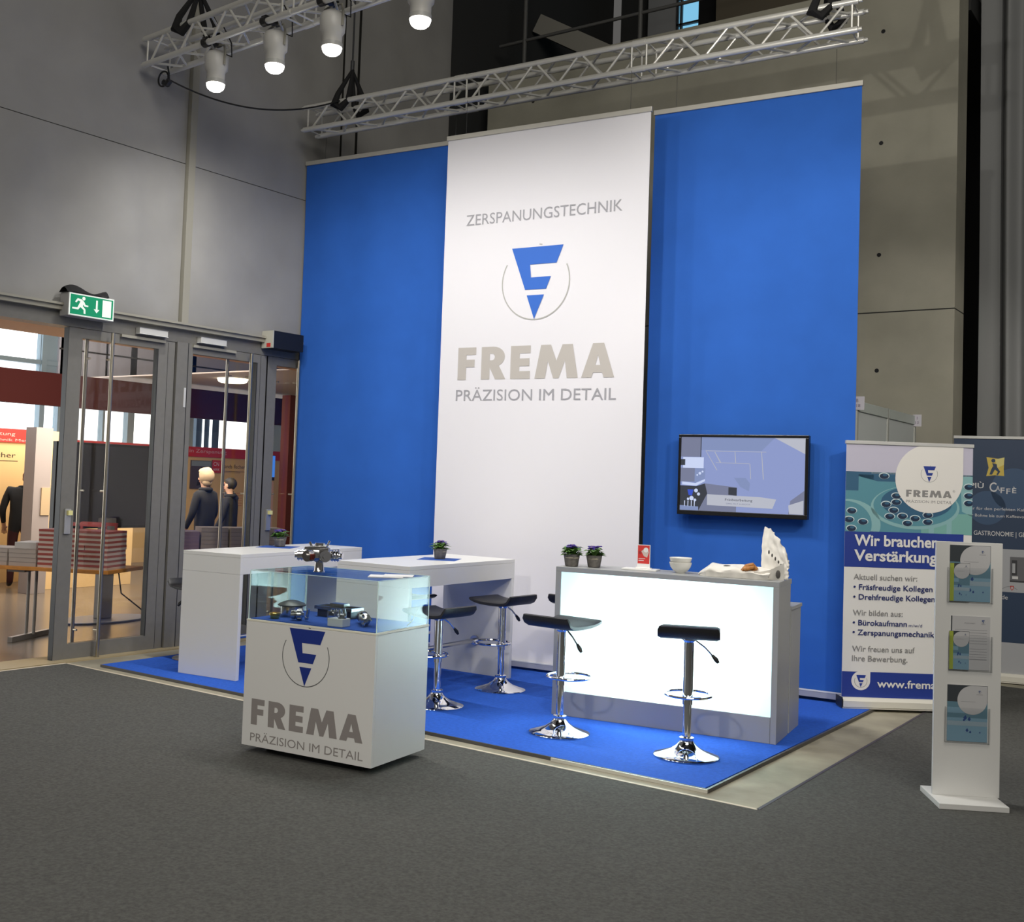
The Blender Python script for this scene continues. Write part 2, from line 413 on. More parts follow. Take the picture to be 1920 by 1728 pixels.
wbox(mb, .008, .022, 0, 2.96, -.1, -.03, 1); wbox(mb, .022, .205, 0, 2.96, -.14, .0); wbox(mb, .150, .158, 0, 2.96, -.02, .001, 1)
wbox(mb, 1.180, 1.196, 0, 2.96, -.1, -.03, 1); wbox(mb, 2.5, 2.62, 0, 2.96, -.14, 0); wbox(mb, -3.2, -3.05, 0, 2.96, -.14, 0)
struct('trim_4', mb, [M_alu, M_black], label='grey door posts')
wb = MB(); wbox(wb, -3.05, 2.7, 0.0, .012, -.25, .10); struct('trim_5', wb, mat('brass_threshold', (.42, .34, .2), .5), label='threshold strip')

def door(name, s0, s1, stile_l, stile_r, pulls, closer, lock_s):
    fr = MB(); n0, n1 = -.075, -.015
    wbox(fr, s0, s0 + stile_l, .012, 2.95, n0, n1); wbox(fr, s1 - stile_r, s1, .012, 2.95, n0, n1)
    wbox(fr, s0 + stile_l, s1 - stile_r, .012, .145, n0, n1); wbox(fr, s0 + stile_l, s1 - stile_r, 2.865, 2.95, n0, n1)
    wbox(fr, s0 - .003, s0, .012, 2.95, n0 - .012, n1 - .001, 1)
    wbox(fr, s1 - .082, s1 - .078, .02, 2.94, n1, n1 + .001, 1) if stile_r > .09 else None
    wbox(fr, s1 - stile_r - .008, s1 - stile_r, .145, 2.865, n0 - .002, n1 + .003, 1)
    d = fr.build(name, [M_alu, M_black], kind='structure')
    g = MB(); wbox(g, s0 + stile_l, s1 - stile_r, .145, 2.865, -.050, -.042); g.build('door_glass', M_doorglass, d)
    for (s, n) in pulls:
        p = MB(); p.cyl(wl(s, .01, n), wl(s, 2.94, n), .017, n=16)
        for z in (.25, 1.5, 2.7): p.cyl(wl(s, z, n), wl(s, z, -.015 if n > 0 else -.075), .009, n=8)
        p.build('pull_bar', M_brushed, d, smooth=True)
    if closer:
        k = MB(); wbox(k, closer[0], closer[1], 2.975, 3.035, -.012, .055); k.build('door_closer', mat('closer_silver', (.6, .6, .58), .4), d, bevel=.006)
        k = MB(); wbox(k, closer[2], closer[3], 2.925, 2.95, -.01, .02); k.build('closer_arm', M_beigesteel, d)
    if lock_s is not None:
        k = MB(); wbox(k, lock_s - .03, lock_s + .03, 1.12, 1.34, -.015, .004); wbox(k, lock_s - .012, lock_s + .03, 1.285, 1.325, .004, .03, 1)
        k.build('lock_plate', [mat('lock_silver', (.5, .5, .5), .35, .6), mat('lock_yellow', (.85, .8, .35), .5)], d)
    return d
door('door_1', -1.138, .005, .135, .19, [(-.742, .06), (-.875, -.14)], (-.454, -.134, -.62, -.13), -1.07)
door('door_2', .21, 1.180, .012, .125, [(.905, .06), (.765, -.14)], (.259, .581, .20, .74), None)
door('door_3', 1.2, 2.5, .125, .12, [(1.572, .06), (1.415, -.14)], None, 1.285)

# gallery above the concrete wall: pipes, boards, upper window
mb = MB()
struct('wall_gallery', MB().box((-7.72, 14.9, 7.0), (-7.24, 15.2, 10.4), 3).box((-6.75, 14.6, 7.0), (-6.35, 15.2, 10.4), 1).box((-6.3, 14.2, 7.0), (-3.2, 15.2, 10.4), 2), [M_darkpanel, M_black, M_brownpanel, mat('gallery_steel_panel', (.34, .35, .36), .5)])
fr = MB(); y = 14.85
for x in (-7.21, -7.15, -6.83): fr.box((x - .015, y, 7.6), (x + .015, y + .06, 9.6))
for z in (7.6, 8.62, 9.02, 9.6): fr.box((-7.225, y, z - .015), (-6.815, y + .06, z + .015))
wn = fr.build('window_1', M_darksteel, kind='structure')
MB().box((-7.21, y + .05, 7.6), (-6.83, y + .055, 9.6)).build('window_pane', M_skyblue, wn)
r = MB()
for x, z1 in ((-7.96, 10.4), (-6.27, 10.4)): r.cyl((x, 11.9, 7.0), (x, 11.9, z1), .028, n=10)
r.cyl((-8.35, 11.9, 7.50), (-2.6, 11.9, 7.50), .022, n=10)
tag(r.build('gallery_railing', mat('railing_steel', (.12, .12, .115), .5), smooth=True), 'dim steel railing with tall posts on the gallery above the concrete wall', 'railing')

st_b = MB(); st_b.bar((-8.45, 13.0, 8.22), (-7.0, 13.0, 7.36), .16, .26)
tag(st_b.build('stair_beam', mat('pale_stair_concrete', (.34, .33, .29), .85)), 'slanting pale beam in the dark gallery above the banners', 'beam')
# ================================================================== floor coverings
g = MB()
# grey hall carpet: everything before the stand, an L around the bare concrete strip
CZ = .008
P = [(-8.50, 5.89), wl(-9, 0, .11)[:2], (8.5, -6.5), (8.5, 11.15), (-2.19, 11.15), (-2.215, 5.80)]
P = [Vector((p[0], p[1], 0)) for p in P]
top = [p + Vector((0, 0, CZ)) for p in P]
n = len(P)
tri = tessellate_polygon([[Vector((p.x, p.y, 0)) for p in P]])
fs = []
for t in tri:
    a, b, c = (P[i] for i in t)
    fs.append(t if (b - a).cross(c - a).z > 0 else t[::-1])
g.add(top, fs, 0)
g.add(P + top, [(i, (i + 1) % n, n + (i + 1) % n, n + i)[::-1] for i in range(n)], 1)
o = g.build('hall_carpet', [M_carpet, mat('pale_carpet_tape', (.62, .55, .42), .7)])
tag(o, 'dark grey felt carpet covering the hall floor in front of the stand', 'carpet')
e = MB()
e.bar((-8.50, 5.893, CZ), (-2.215, 5.802, CZ), .024, .003); e.bar((-2.213, 5.80, CZ), (-2.19, 11.1, CZ), .02, .003, mi=1); e.bar(wl(-9, CZ, .12), (-8.505, 5.89, CZ), .03, .003)
e.build('edge_tape', [mat('beige_tape', (.66, .58, .45), .6), mat('dark_tape', (.07, .06, .075), .6)], o, label='beige tape along the carpet edge')
# blue stand carpet
C = [(-8.19, 6.02), (-2.585, 5.955), (-2.545, 9.25), (-8.19, 9.0)]
mb = MB(); CB = .022
mb.add([(x, y, .0) for x, y in C] + [(x, y, CB) for x, y in C], [(4, 5, 6, 7), (0, 1, 5, 4), (1, 2, 6, 5), (2, 3, 7, 6), (3, 0, 4, 7)])
o = mb.build('stand_carpet', M_bluecarpet)
tag(o, 'bright blue carpet laid over the floor of the exhibition stand', 'carpet')
e = MB()
e.bar((-8.19, 6.012, .011), (-2.572, 5.947, .011), .008, .0225, mi=0); e.bar((-3.6, 5.945, .011), (-2.56, 5.933, .011), .012, .02, mi=1); e.bar((-2.565, 5.94, .011), (-2.53, 9.25, .011), .016, .023)

e.build('edge_profile', [mat('dark_edge_profile', (.09, .085, .08), .5), mat('pale_edge_profile', (.72, .70, .62), .4)], o, label='pale metal edging strip')
FZ = CB + .0005

# ================================================================== hanging banners
BA = math.atan(.086); BU = Vector((cos(BA), sin(BA), 0)); BN = Vector((BU.y, -BU.x, 0))
def banner(label, x, y, w, ztop, zbot, fab, wires, seed, fold=.006):
    t = thing('hanging_banner', label, 'banner', (x, y, zbot), BA, 'tall fabric banners')
    H = ztop - zbot
    def fn(u, v):
        q = u*w
        return Vector((q, fold*(sin(q*4.3 + seed) + .7*sin(q*9.1 + seed*2 + v*1.5))*min(1, 6*(1 - v), .3 + 6*v) - .002, v*H))
    f = MB(); f.grid(fn, 60, 24); f.grid(lambda u, v: fn(1 - u, v) + Vector((0, .004, 0)), 60, 24)
    f = f.build('fabric', fab, t, smooth=True)
    MB().box((-.01, -.018, H - .045), (w + .01, .014, H)).build('top_rail', mat('rail_aluminium', (.55, .53, .47), .4, .2), t, bevel=.004)
    b = MB(); b.box((-.005, -.020, -.035), (w + .005, .016, .018), 0); b.box((-.005, -.022, .012), (w + .005, -.016, .024), 1)
    b.build('bottom_rail', [mat('rail_grey', (.42, .43, .48), .4, .2), M_white], t)
    for (q, up) in wires: MB().cyl((q, 0, H), (q, 0, H + up), .0018, n=6).build('wire', M_darksteel, t)
    return t, f
banner('blue fabric banner at the left, beside the glass doors', -8.545, 8.595, 2.2, 5.118, .085, M_bluefab, [(.25, .24), (1.9, .25)], .4, .012)
tw, fw = banner('white fabric banner in the middle with the large emblem and company name', -6.4954, 8.4386, 2.095, 5.040, .082, M_whitefab, [(.2, .33), (1.9, .35)], 2.0, .0006)
banner('blue fabric banner at the right, behind the television', -4.53, 8.94, 1.81, 5.118, .085, M_bluefab, [(.2, .29), (1.6, .3)], 5.0, .005)
mb = MB(); A = Art(mb, (0, -.0042, -.082), (1, 0, 0), lift=.0004)
A.text('ZERSPANUNGSTECHNIK', .24, 4.143, .102, 1, width=1.612)
mb.build('lettering', [M_greyprint, M_greyprint2], fw, label='thin grey lettering'); mb = MB(); A = Art(mb, (0, -.0042, -.082), (1, 0, 0), lift=.0004)
A.emblem(1.007, 3.56, .348, 0, 1, w=.011)
mb.build('emblem', [M_blueprint, M_ring], fw, label='blue arrow emblem in a thin ring')
mb = MB(); A = Art(mb, (0, -.0042, -.082), (1, 0, 0), lift=.0004)
A.frema(.203, 2.666, .307, 1.617, 0)
mb.build('company_name', [M_greyprint], fw, label='bold grey letters')
mb = MB(); A = Art(mb, (0, -.0042, -.082), (1, 0, 0), lift=.0004)
A.text('PRÄZISION IM DETAIL', .193, 2.468, .102, 0, width=1.65)
mb.build('lettering', [M_greyprint2], fw, label='thin grey slogan')

# ================================================================== television on the right banner
TY = 8.851
tv = thing('television', 'wall-mounted flat television with a black frame on the right blue banner', 'television', (-4.168, 8.848, 1.488), BA)
W_, H_ = 1.118, .692
bz = MB()
for a_, b_ in (((0, 0, 0), (W_, .05, .038)), ((0, 0, H_ - .024), (W_, .05, H_)), ((0, 0, .038), (.022, .05, H_ - .024)), ((W_ - .028, 0, .038), (W_, .05, H_ - .024))): bz.box(a_, b_)
bz.box((.0, .02, 0), (W_, .06, H_))
bz.build('bezel', mat('tv_black_gloss', (.012, .012, .013), .25), tv, bevel=.004)
def emi_print(name, col, s=.85):
    return mat(name, tuple(c*.12 for c in col), .12, emit=col, estr=s)
scm = [emi_print('screen_lavender', (.28, .34, .62)), emi_print('screen_grey', (.20, .22, .33)), emi_print('screen_pale', (.50, .52, .60)), emi_print('screen_dark', (.05, .055, .07)),
       emi_print('screen_bright', (.62, .70, .95)), emi_print('screen_blue', (.05, .10, .60)), emi_print('screen_mid', (.24, .30, .52)), emi_print('screen_line', (.45, .47, .55))]
sw, sh = W_ - .05, H_ - .062
mb = MB(); A = Art(mb, (.022, .012, .038), (1, 0, 0), lift=.0006)
X = lambda p: (p - 215)/(1600 - 215)*sw
Y = lambda p: (1030 - p)/(1030 - 183)*sh
A.rect(0, 0, sw, sh, 0, 0)
def px(pts, mi, k=1): A.poly([(X(a), Y(b)) for a, b in pts], mi, k)
px([(215, 183), (440, 183), (440, 410), (215, 410)], 1); px([(450, 183), (1270, 183), (1130, 330), (450, 330)], 6); px([(440, 183), (450, 183), (450, 410), (440, 410)], 3, 2)
px([(1270, 183), (1600, 183), (1600, 360)], 2); px([(1450, 880), (1600, 760), (1600, 1030), (1430, 1030)], 1); px([(1430, 930), (1590, 870), (1590, 1025), (1440, 1025)], 2, 2)
px([(240, 415), (480, 415), (480, 540), (240, 540)], 4, 2); px([(215, 440), (265, 440), (265, 510), (215, 510)], 3, 3); px([(215, 540), (380, 540), (380, 700), (215, 700)], 1, 3)
px([(380, 540), (500, 540), (500, 660), (380, 715)], 6, 3); px([(235, 700), (390, 715), (500, 665), (500, 690), (400, 745), (235, 735)], 4, 4)
px([(215, 745), (400, 750), (500, 715), (530, 830), (430, 1030), (215, 1030)], 3, 2); px([(300, 790), (370, 790), (355, 860), (315, 855)], 5, 4)
for (a_, b_, r_) in ((400, 800, 22), (430, 840, 18), (350, 890, 25), (390, 910, 16), (310, 900, 14), (440, 600, 16), (410, 620, 10), (470, 580, 11)): A.disc(X(a_), Y(b_), r_/1385*sw, 4, 5, n=12)
for a_ in (265, 305, 345, 380): px([(a_, 920), (a_ + 10, 920), (a_ + 8, 985), (a_, 985)], 4, 5)
px([(215, 975), (430, 985), (430, 1030), (215, 1030)], 6, 4)
px([(500, 715), (865, 750), (860, 1030), (430, 1030), (530, 830)], 1, 2); px([(770, 750), (865, 755), (865, 845), (770, 835)], 3, 3)
px([(830, 640), (960, 640), (1010, 700), (1000, 790), (900, 740)], 6, 2)
px([(530, 838), (1120, 850), (1300, 870), (1260, 975), (530, 962)], 2, 5); px([(540, 962), (660, 965), (660, 1015), (540, 1010)], 1, 5)
for pts in ([(500, 335), (1180, 340), (1180, 346), (500, 342)], [(620, 470), (1000, 474), (1000, 480), (620, 476)], [(500, 340), (506, 340), (640, 560), (630, 560)], [(1125, 340), (1133, 340), (1160, 650), (1150, 650)],
            [(600, 350), (610, 350), (680, 470), (665, 470)], [(830, 345), (838, 345), (850, 470), (840, 470)], [(1000, 480), (1008, 480), (1020, 650), (1012, 650)]): px(pts, 7, 4)
A.text('Fräsbearbeitung', X(735), Y(905), .020, 3, width=X(1040) - X(735), k=6); A.text('DMG MLT AnBlOCK', X(750), Y(945), .011, 1, width=X(1020) - X(750), k=6)
mb.build('screen', scm, tv, label='lit screen showing a milling machine')
mb = MB(); mb.box((.45, .06, .25), (.67, .107, .45)); mb.build('wall_bracket', M_darksteel, tv)

# ================================================================== reception counter (lightbox front)
KA = .1407; KP = (-4.2805, 7.0512, FZ)
KH = 1.08
rc = thing('reception_counter', 'silver grey reception counter with a glowing white front panel', 'counter', KP, KA)
kw, kd = 1.632, .37
mb = MB()
mb.box((0, 0, KH - .036), (kw, kd + .03, KH)); mb.build('counter_top', M_silvergrey, rc, bevel=.002)
mb = MB(); mb.box((0, 0, 0), (.043, kd, KH - .036)); mb.build('side_panel', M_silvergrey, rc, bevel=.002)
mb = MB(); mb.box((kw - .04, 0, 0), (kw, kd, KH - .036)); mb.build('side_panel', M_silvergrey, rc, bevel=.002)
mb = MB(); mb.box((.044, .002, 0), (kw - .042, .03, .175)); mb.build('plinth', M_silvergrey, rc, bevel=.002)
mb = MB(); mb.box((.043, kd - .02, .0), (kw - .04, kd, KH - .036)); mb.box((.043, .03, .16), (kw - .04, kd - .02, .175)); mb.build('back_panel', mat('lightbox_inner_white', (.85, .87, .87), .7), rc)
mb = MB(); mb.add([(.043, .006, .175), (kw - .04, .006, .175), (kw - .04, .006, KH - .036), (.043, .006, KH - .036)], [(0, 1, 2, 3)])
mb.build('light_panel', M_opal, rc, label='glowing white translucent panel')
mb = MB(); mb.box((.0, kd + .04, 0), (kw, .74, .86)); mb.box((.0, kd + .04, .86), (kw + .008, .75, .885)); mb.build('rear_desk', M_silvergrey, rc, bevel=.002)
MB().box((.02, kd, 0.0), (kw - .02, kd + .045, .86)).build('spacer', M_silvergrey, rc)
# the tubes inside the lightbox
kz = Vector((cos(KA), sin(KA), 0)); kn = Vector((-sin(KA), cos(KA), 0))
pc = Vector(KP) + kz*(kw*.5) + kn*.24 + Vector((0, 0, .61))
la = area('lightbox_tubes', pc, .74, 24, (.80, .985, 1), pc - kn, .46)

# ------------------------------------------------------------------ bar tables
def bar_table(label, loc, rz, w, d, h, ap=.165, bar=True):
    t = thing('bar_table', label, 'table', loc, rz, 'white bar tables')
    k = .038
    mb = MB(); mb.box((0, 0, h - .03), (w, d, h)); mb.box((.0, .0, h - ap), (w, d, h - .031)); mb.build('table_top', M_white, t, bevel=.0015)
    for y0 in (0, d - k):
        mb = MB(); mb.box((.0, y0, 0), (w, y0 + k, h - ap - .001)); mb.build('end_panel', M_white, t, bevel=.0015)
    if bar:
        mb = MB(); mb.cyl((w*.5, k, .29), (w*.5, d - k, .29), .019, n=14); mb.build('foot_rail', M_steel, t, smooth=True)
        mb = MB(); mb.cyl((w*.5, d - k - .012, .29), (w*.5, d - k, .29), .045, n=20); mb.build('rail_flange', M_steel, t, smooth=True)
    return t
T1 = (-7.4476, 6.2305, .1119, .6268, 1.7137); T2 = (-6.0147, 6.5728, .0228, .7255, 1.4904); TH = 1.046
bar_table('white bar table at the left, nearest the glass doors', (T1[0], T1[1], FZ), T1[2], T1[3], T1[4], TH - FZ)
bar_table('white bar table in the middle, behind the glass showcase', (T2[0], T2[1], FZ), T2[2], T2[3], T2[4], TH - FZ)

# ------------------------------------------------------------------ bar stools
def bar_stool(x, y, alpha, hs, label, ring_z=.37):
    t = thing('bar_stool', label, 'stool', (x, y, FZ), radians(alpha - 90), 'black bar stools')
    # seat: a padded shell, low lip at the back (-y), gently falling front
    prof = [(-.205, .066), (-.196, .040), (-.178, .014), (-.15, .002), (-.10, -.004), (0, -.006), (.10, -.002), (.15, .006), (.19, .016), (.215, .022)]
    N = len(prof); mb = MB(); W2 = .192
    def ring_pts(sx, inset):
        return None
    top = []; bot = []
    for i, (yy, zz) in enumerate(prof):
        if i == 0: tv_ = Vector((0, prof[1][0] - yy, prof[1][1] - zz))
        elif i == N - 1: tv_ = Vector((0, yy - prof[i - 1][0], zz - prof[i - 1][1]))
        else: tv_ = Vector((0, prof[i + 1][0] - prof[i - 1][0], prof[i + 1][1] - prof[i - 1][1]))
        tv_.normalize(); nn = Vector((0, -tv_.z, tv_.y)); th = .017 if 0 < i < N - 1 else .009
        ww = W2 - (.012 if i in (0, N - 1) else 0)
        c_ = Vector((0, yy, hs + zz))
        top.append([c_ + nn*th*(.5 if abs(q) > .9 else 1) + Vector((q*ww, 0, 0)) for q in (-1, -.9, -.3, .3, .9, 1)])
        bot.append([c_ - nn*th*(.5 if abs(q) > .9 else 1) + Vector((q*ww, 0, 0)) for q in (-1, -.9, -.3, .3, .9, 1)])
    vs = [v for r in top for v in r] + [v for r in bot for v in r]; fs = []; B0 = N*6
    for i in range(N - 1):
        for j in range(5):
            a_ = i*6 + j
            fs.append((a_, a_ + 1, a_ + 7, a_ + 6)); fs.append((B0 + a_ + 6, B0 + a_ + 7, B0 + a_ + 1, B0 + a_))
        fs.append((i*6, i*6 + 6, B0 + i*6 + 6, B0 + i*6)); fs.append((B0 + i*6 + 5, B0 + i*6 + 11, i*6 + 11, i*6 + 5))
    for j in range(5):
        fs.append((B0 + j, B0 + j + 1, j + 1, j)); e_ = (N - 1)*6
        fs.append((e_ + j, e_ + j + 1, B0 + e_ + j + 1, B0 + e_ + j))
    mb.add(vs, fs); mb.build('seat', M_leather, t, smooth=True)
    mb = MB(); mb.lathe([(.027, .10), (.027, ring_z - .02), (.029, ring_z - .02)], 20); mb.build('lower_post', M_chrome, t, smooth=True)
    mb = MB(); mb.lathe([(.033, ring_z - .045), (.033, hs - .05), (.05, hs - .035), (.05, hs - .022)], 20); mb.build('upper_post', M_chrome, t, smooth=True)
    mb = MB(); mb.lathe([(.205, 0), (.207, .006), (.200, .012), (.15, .024), (.10, .044), (.065, .068), (.045, .092), (.043, .10), (.046, .105), (.046, .118), (.04, .122), (.02, .122)], 40)
    mb.build('base', M_chrome, t, smooth=True)
    mb = MB(); mb.tube([(.15*sin(q), .095 + .155*-cos(q) if False else .10 - .155*cos(q), ring_z) for q in [2*pi*i/36 for i in range(36)]], .0095, 8, closed=True)
    mb.build('foot_ring', M_chrome, t, smooth=True)
    mb = MB(); mb.tube([(.03, -.0, hs - .03), (.10, -.02, hs - .075), (.15, -.03, hs - .125)], .006, 8, mi=0); mb.tube([(.145, -.029, hs - .118), (.17, -.034, hs - .145), (.185, -.037, hs - .165)], [.009, .015, .009], 10, mi=1)
    mb.build('height_lever', [M_chrome, M_black], t, smooth=True)
    return t
STOOLS = [(-2.985, 6.57, 113, .765, 'black bar stool right in front of the glowing counter panel, seen from behind'),
          (-3.915, 6.56, 86, .735, "black bar stool at the glowing counter's left corner"),
          (-5.07, 6.69, 177, .685, 'black bar stool right behind the glass showcase, at the middle bar table'),
          (-5.09, 7.57, 177, .712, 'black bar stool at the far end of the middle bar table'),
          (-4.71, 8.17, 85, .70, 'black bar stool mostly hidden behind the left edge of the counter'),
          (-7.90, 6.80, -5, .645, 'black bar stool mostly hidden behind the left bar table, beside the doors'),
          (-6.13, 7.58, -3, .66, 'black bar stool seen through the showcase glass, under the middle bar table')]
for s_ in STOOLS: bar_stool(*s_)

# ------------------------------------------------------------------ glass showcase
QA = .102; QP = Vector((-5.118, 4.7968, CZ + .0005)); QW, QD = .9634, .5711; QT = .816 - CZ; QB = .045
QU = Vector((cos(QA), sin(QA), 0)); QN = Vector((-sin(QA), cos(QA), 0))
case = thing('display_case', 'white showcase cabinet with a glass hood, standing on the grey carpet', 'showcase', QP, QA)
mb = MB(); mb.box((0, 0, QB), (QW, .019, QT - .012)); mb.build('front_panel', M_white, case, bevel=.001)
mb = MB(); mb.box((QW - .019, .020, QB), (QW, QD, QT - .012)); mb.build('side_panel', M_white, case, bevel=.001)
mb = MB(); mb.box((0, .020, QB), (.019, QD, QT - .012)); mb.build('side_panel', M_white, case, bevel=.001)
mb = MB(); mb.box((.019, QD - .02, QB), (QW - .019, QD, QT - .012)); mb.box((.019, .02, QB), (QW - .019, QD - .02, QB + .02)); mb.build('back_panel', M_white, case)
mb = MB(); mb.box((-.001, -.001, QT - .011), (QW + .002, QD + .002, QT)); mb.build('top_rim', M_whiteedge, case, bevel=.001)
mb = MB(); mb.box((.016, .016, QT), (QW - .016, QD - .016, QT + .004)); mb.build('blue_mat', mat('blue_felt_mat', (.012, .07, .36), .9), case, label='blue felt mat under the exhibits')
for cx_ in (.12, QW - .12):
    for cy_ in (.12, QD - .10):
        mb = MB(); mb.cyl((cx_, cy_, 0), (cx_, cy_, QB), .02); mb.build('foot', M_black, case)
GT = 1.109 - CZ; gl = MB(); q = .005
g0, g1, h0, h1 = .006, QW - .004, .010, QD - .006
hood = MB()
for a_, b_ in (((g0, h0, QT), (g1, h0 + q, GT)), ((g0, h1 - q, QT), (g1, h1, GT)), ((g0, h0 + q, QT), (g0 + q, h1 - q, GT)), ((g1 - q, h0 + q, QT), (g1, h1 - q, GT)), ((g0, h0, GT), (g1, h1, GT + q))): hood.box(a_, b_)
hd = hood.build('glass_hood', M_cabinetglass, case)
ed = MB()
for x_ in (g0, g1):
    for y_ in (h0, h1): ed.bar((x_, y_, QT), (x_, y_, GT + q), .0045, .0045)
for z_ in (GT + q,):
    ed.bar((g0, h0, z_), (g1, h0, z_), .003, .003); ed.bar((g0, h1, z_), (g1, h1, z_), .003, .003); ed.bar((g0, h0, z_), (g0, h1, z_), .003, .003); ed.bar((g1, h0, z_), (g1, h1, z_), .003, .003)
ed.build('glass_edge', M_glassedge, hd)
mb = MB(); A = Art(mb, (0, 0, -CZ), (1, 0, 0), lift=.0004); A.emblem(.465, .630, .174, 0, 1, w=.005); mb.build('emblem', [M_navy, mat('dark_ring', (.13, .13, .13), .5)], case, label='blue arrow emblem in a thin ring')
mb = MB(); A = Art(mb, (0, 0, -CZ), (1, 0, 0), lift=.0004); A.frema(.067, .184, .155, .832, 0); mb.build('company_name', [M_greyvinyl], case, label='bold grey letters')
mb = MB(); A = Art(mb, (0, 0, -CZ), (1, 0, 0), lift=.0004); A.text('PRÄZISION IM DETAIL', .067, .085, .048, 0, width=.838); mb.build('lettering', [M_greyvinyl], case, label='thin grey slogan')
def qpt(x, y): return QU*x + QN*y
MZ = CZ + QT + .0052
def exhibit(name, label, x, y, rz=0, z=MZ, cat='machine part'):
    """x, y in metres along and into the showcase"""
    p = QP + QU*x + QN*y
    return thing(name, label, cat, (p.x, p.y, z), QA + rz, 'machined parts in the showcase' if z < 1.0 else None)
def simple(o_thing, parts):
    for nm, b, mt in parts: b.build(nm, mt, o_thing, smooth=True)
t = exhibit('brass_bushing', 'small yellow brass bushing at the front left of the showcase', .135, .10)
simple(t, [('collar', MB().lathe([(.026, 0), (.030, .02), (.034, .022), (.034, .034), (.031, .036), (.025, .036), (.022, .004)], 24), M_brass)])
t = exhibit('drum_stand_in', 'steel drum with a dark lid, standing in for a stool and reflection behind the brass bushing', .13, .27)  # added drum in place of a stool and reflection showing in the glass
simple(t, [('drum', MB().lathe([(.070, 0), (.072, .008), (.072, .062), (.066, .064)], 32), M_steel), ('lid', MB().lathe([(.088, .066), (.090, .072), (.075, .082), (.03, .098), (.01, .100)], 32), mat('dark_lid', (.05, .055, .055), .4))])
t = exhibit('milled_tray', 'long milled metal tray with a raised rim at the back of the showcase', .37, .44)
b = MB(); b.box((-.13, -.05, .0), (.13, .05, .045)); b2 = MB()
for a_, c_ in (((-.145, -.065, .046), (.145, -.05, .066)), ((-.145, .05, .046), (.145, .065, .066)), ((-.145, -.05, .046), (-.13, .05, .066)), ((.13, -.05, .046), (.145, .05, .066))): b2.box(a_, c_)
b3 = MB(); b3.box((-.05, -.03, .046), (.06, .03, .085))
simple(t, [('tray_body', b, M_darkmetal), ('tray_rim', b2, M_steel), ('milled_block', b3, M_steel)])
t = exhibit('turned_coupling', 'round knurled steel coupling lying in the front row of the showcase', .285, .125, .5)
b = MB(); b.lathe([(.018, -.035), (.026, -.033), (.030, -.01), (.022, -.006), (.030, 0), (.034, .004), (.034, .03), (.02, .034), (.012, .045)], 20, (0, 0, .034), axis='x')
b2 = MB()
for k_ in range(8): b2.box((.0, -.004, .0), (.0, .004, .0)) if False else b2.cyl((.01, .034*cos(k_*pi/4), .036 + .030*sin(k_*pi/4)), (.032, .034*cos(k_*pi/4), .036 + .030*sin(k_*pi/4)), .006, n=8)
simple(t, [('turned_body', b, M_steel), ('drive_pins', b2, M_darkmetal)])
t = exhibit('stepped_pin', 'slim bright stepped pin leaning in the middle of the front row', .36, .13, -.3)
b = MB(); b.cyl((-.012, 0, .008), (0, 0, .02), .006); b.cyl((0, 0, .02), (.016, 0, .075), .010); b.cyl((-.004, 0, .012), (.002, 0, .026), .013)
simple(t, [('pin', b, M_steel)])
t = exhibit('valve_block', 'squat milled valve block with a round bore, before the tray', .46, .30, .2)
b = MB(); b.box((-.05, -.035, 0), (.05, .035, .058)); b2 = MB(); b2.cyl((.028, -.036, .022), (.028, -.05, .022), .014); b2.cyl((-.02, -.036, .036), (-.02, -.042, .036), .018); b2.cyl((-.02, 0, .058), (-.02, 0, .068), .02)
simple(t, [('block', b, M_steel), ('port', b2, M_chrome)])
t = exhibit('clear_display_block', 'clear acrylic block carrying a small steel fitting, front centre right', .635, .085)
b = MB(); b.box((-.055, -.04, 0), (.055, .04, .048)); b.build('acrylic_block', mat('frosted_acrylic', (.62, .64, .66), .3), t, bevel=.003)
b = MB(); b.lathe([(.03, .048), (.03, .056), (.018, .058), (.018, .07)], 20, (.02, 0, 0)); b.cyl((.035, 0, .06), (.035, 0, .105), .008); b.cyl((.005, 0, .06), (.005, 0, .10), .007); b.cyl((-.01, .01, .065), (.05, -.01, .072), .009)
simple(t, [('fitting', b, M_chrome)])
t = exhibit('spindle_assembly', 'dark headed steel spindle with clustered gears at the right front corner of the showcase', .715, .23, -.85)
b = MB(); b.lathe([(.022, -.12), (.034, -.118), (.036, -.085), (.026, -.08)], 20, (0, 0, .04), axis='x'); b2 = MB(); b2.lathe([(.018, -.08), (.018, -.04), (.032, -.038), (.032, -.015), (.02, -.012), (.02, .02), (.036, .022), (.036, .045), (.024, .05), (.024, .08), (.012, .085), (.012, .11)], 18, (0, 0, .04), axis='x')
b3 = MB()
for k_ in range(9): b3.cyl((-.03 + .015*k_, .02*cos(k_*2.1), .04 + .02*sin(k_*2.1)), (-.015 + .015*k_, .034*cos(k_*2.1), .04 + .034*sin(k_*2.1)), .008, n=8)
simple(t, [('head', b, M_darkmetal), ('shaft', b2, M_steel), ('gear_teeth', b3, M_chrome)])
HZ = CZ + GT + q + .001
t = exhibit('engine_model', 'shiny metal engine model on a clear stand on top of the glass showcase', .43, .14, 0, HZ, 'engine model')
b = MB(); b.box((-.12, -.06, 0), (.10, .06, .012)); b.build('stand_plate', M_acryl, t, bevel=.002)
b = MB(); b.lathe([(.035, .012), (.03, .02), (.026, .07), (.034, .078)], 20); b.build('stand_post', M_steel, t, smooth=True)
b = MB(); b.lathe([(.05, .078), (.085, .085), (.10, .10), (.10, .125), (.085, .14), (.05, .15)], 28); b.build('crankcase', M_steel, t, smooth=True)
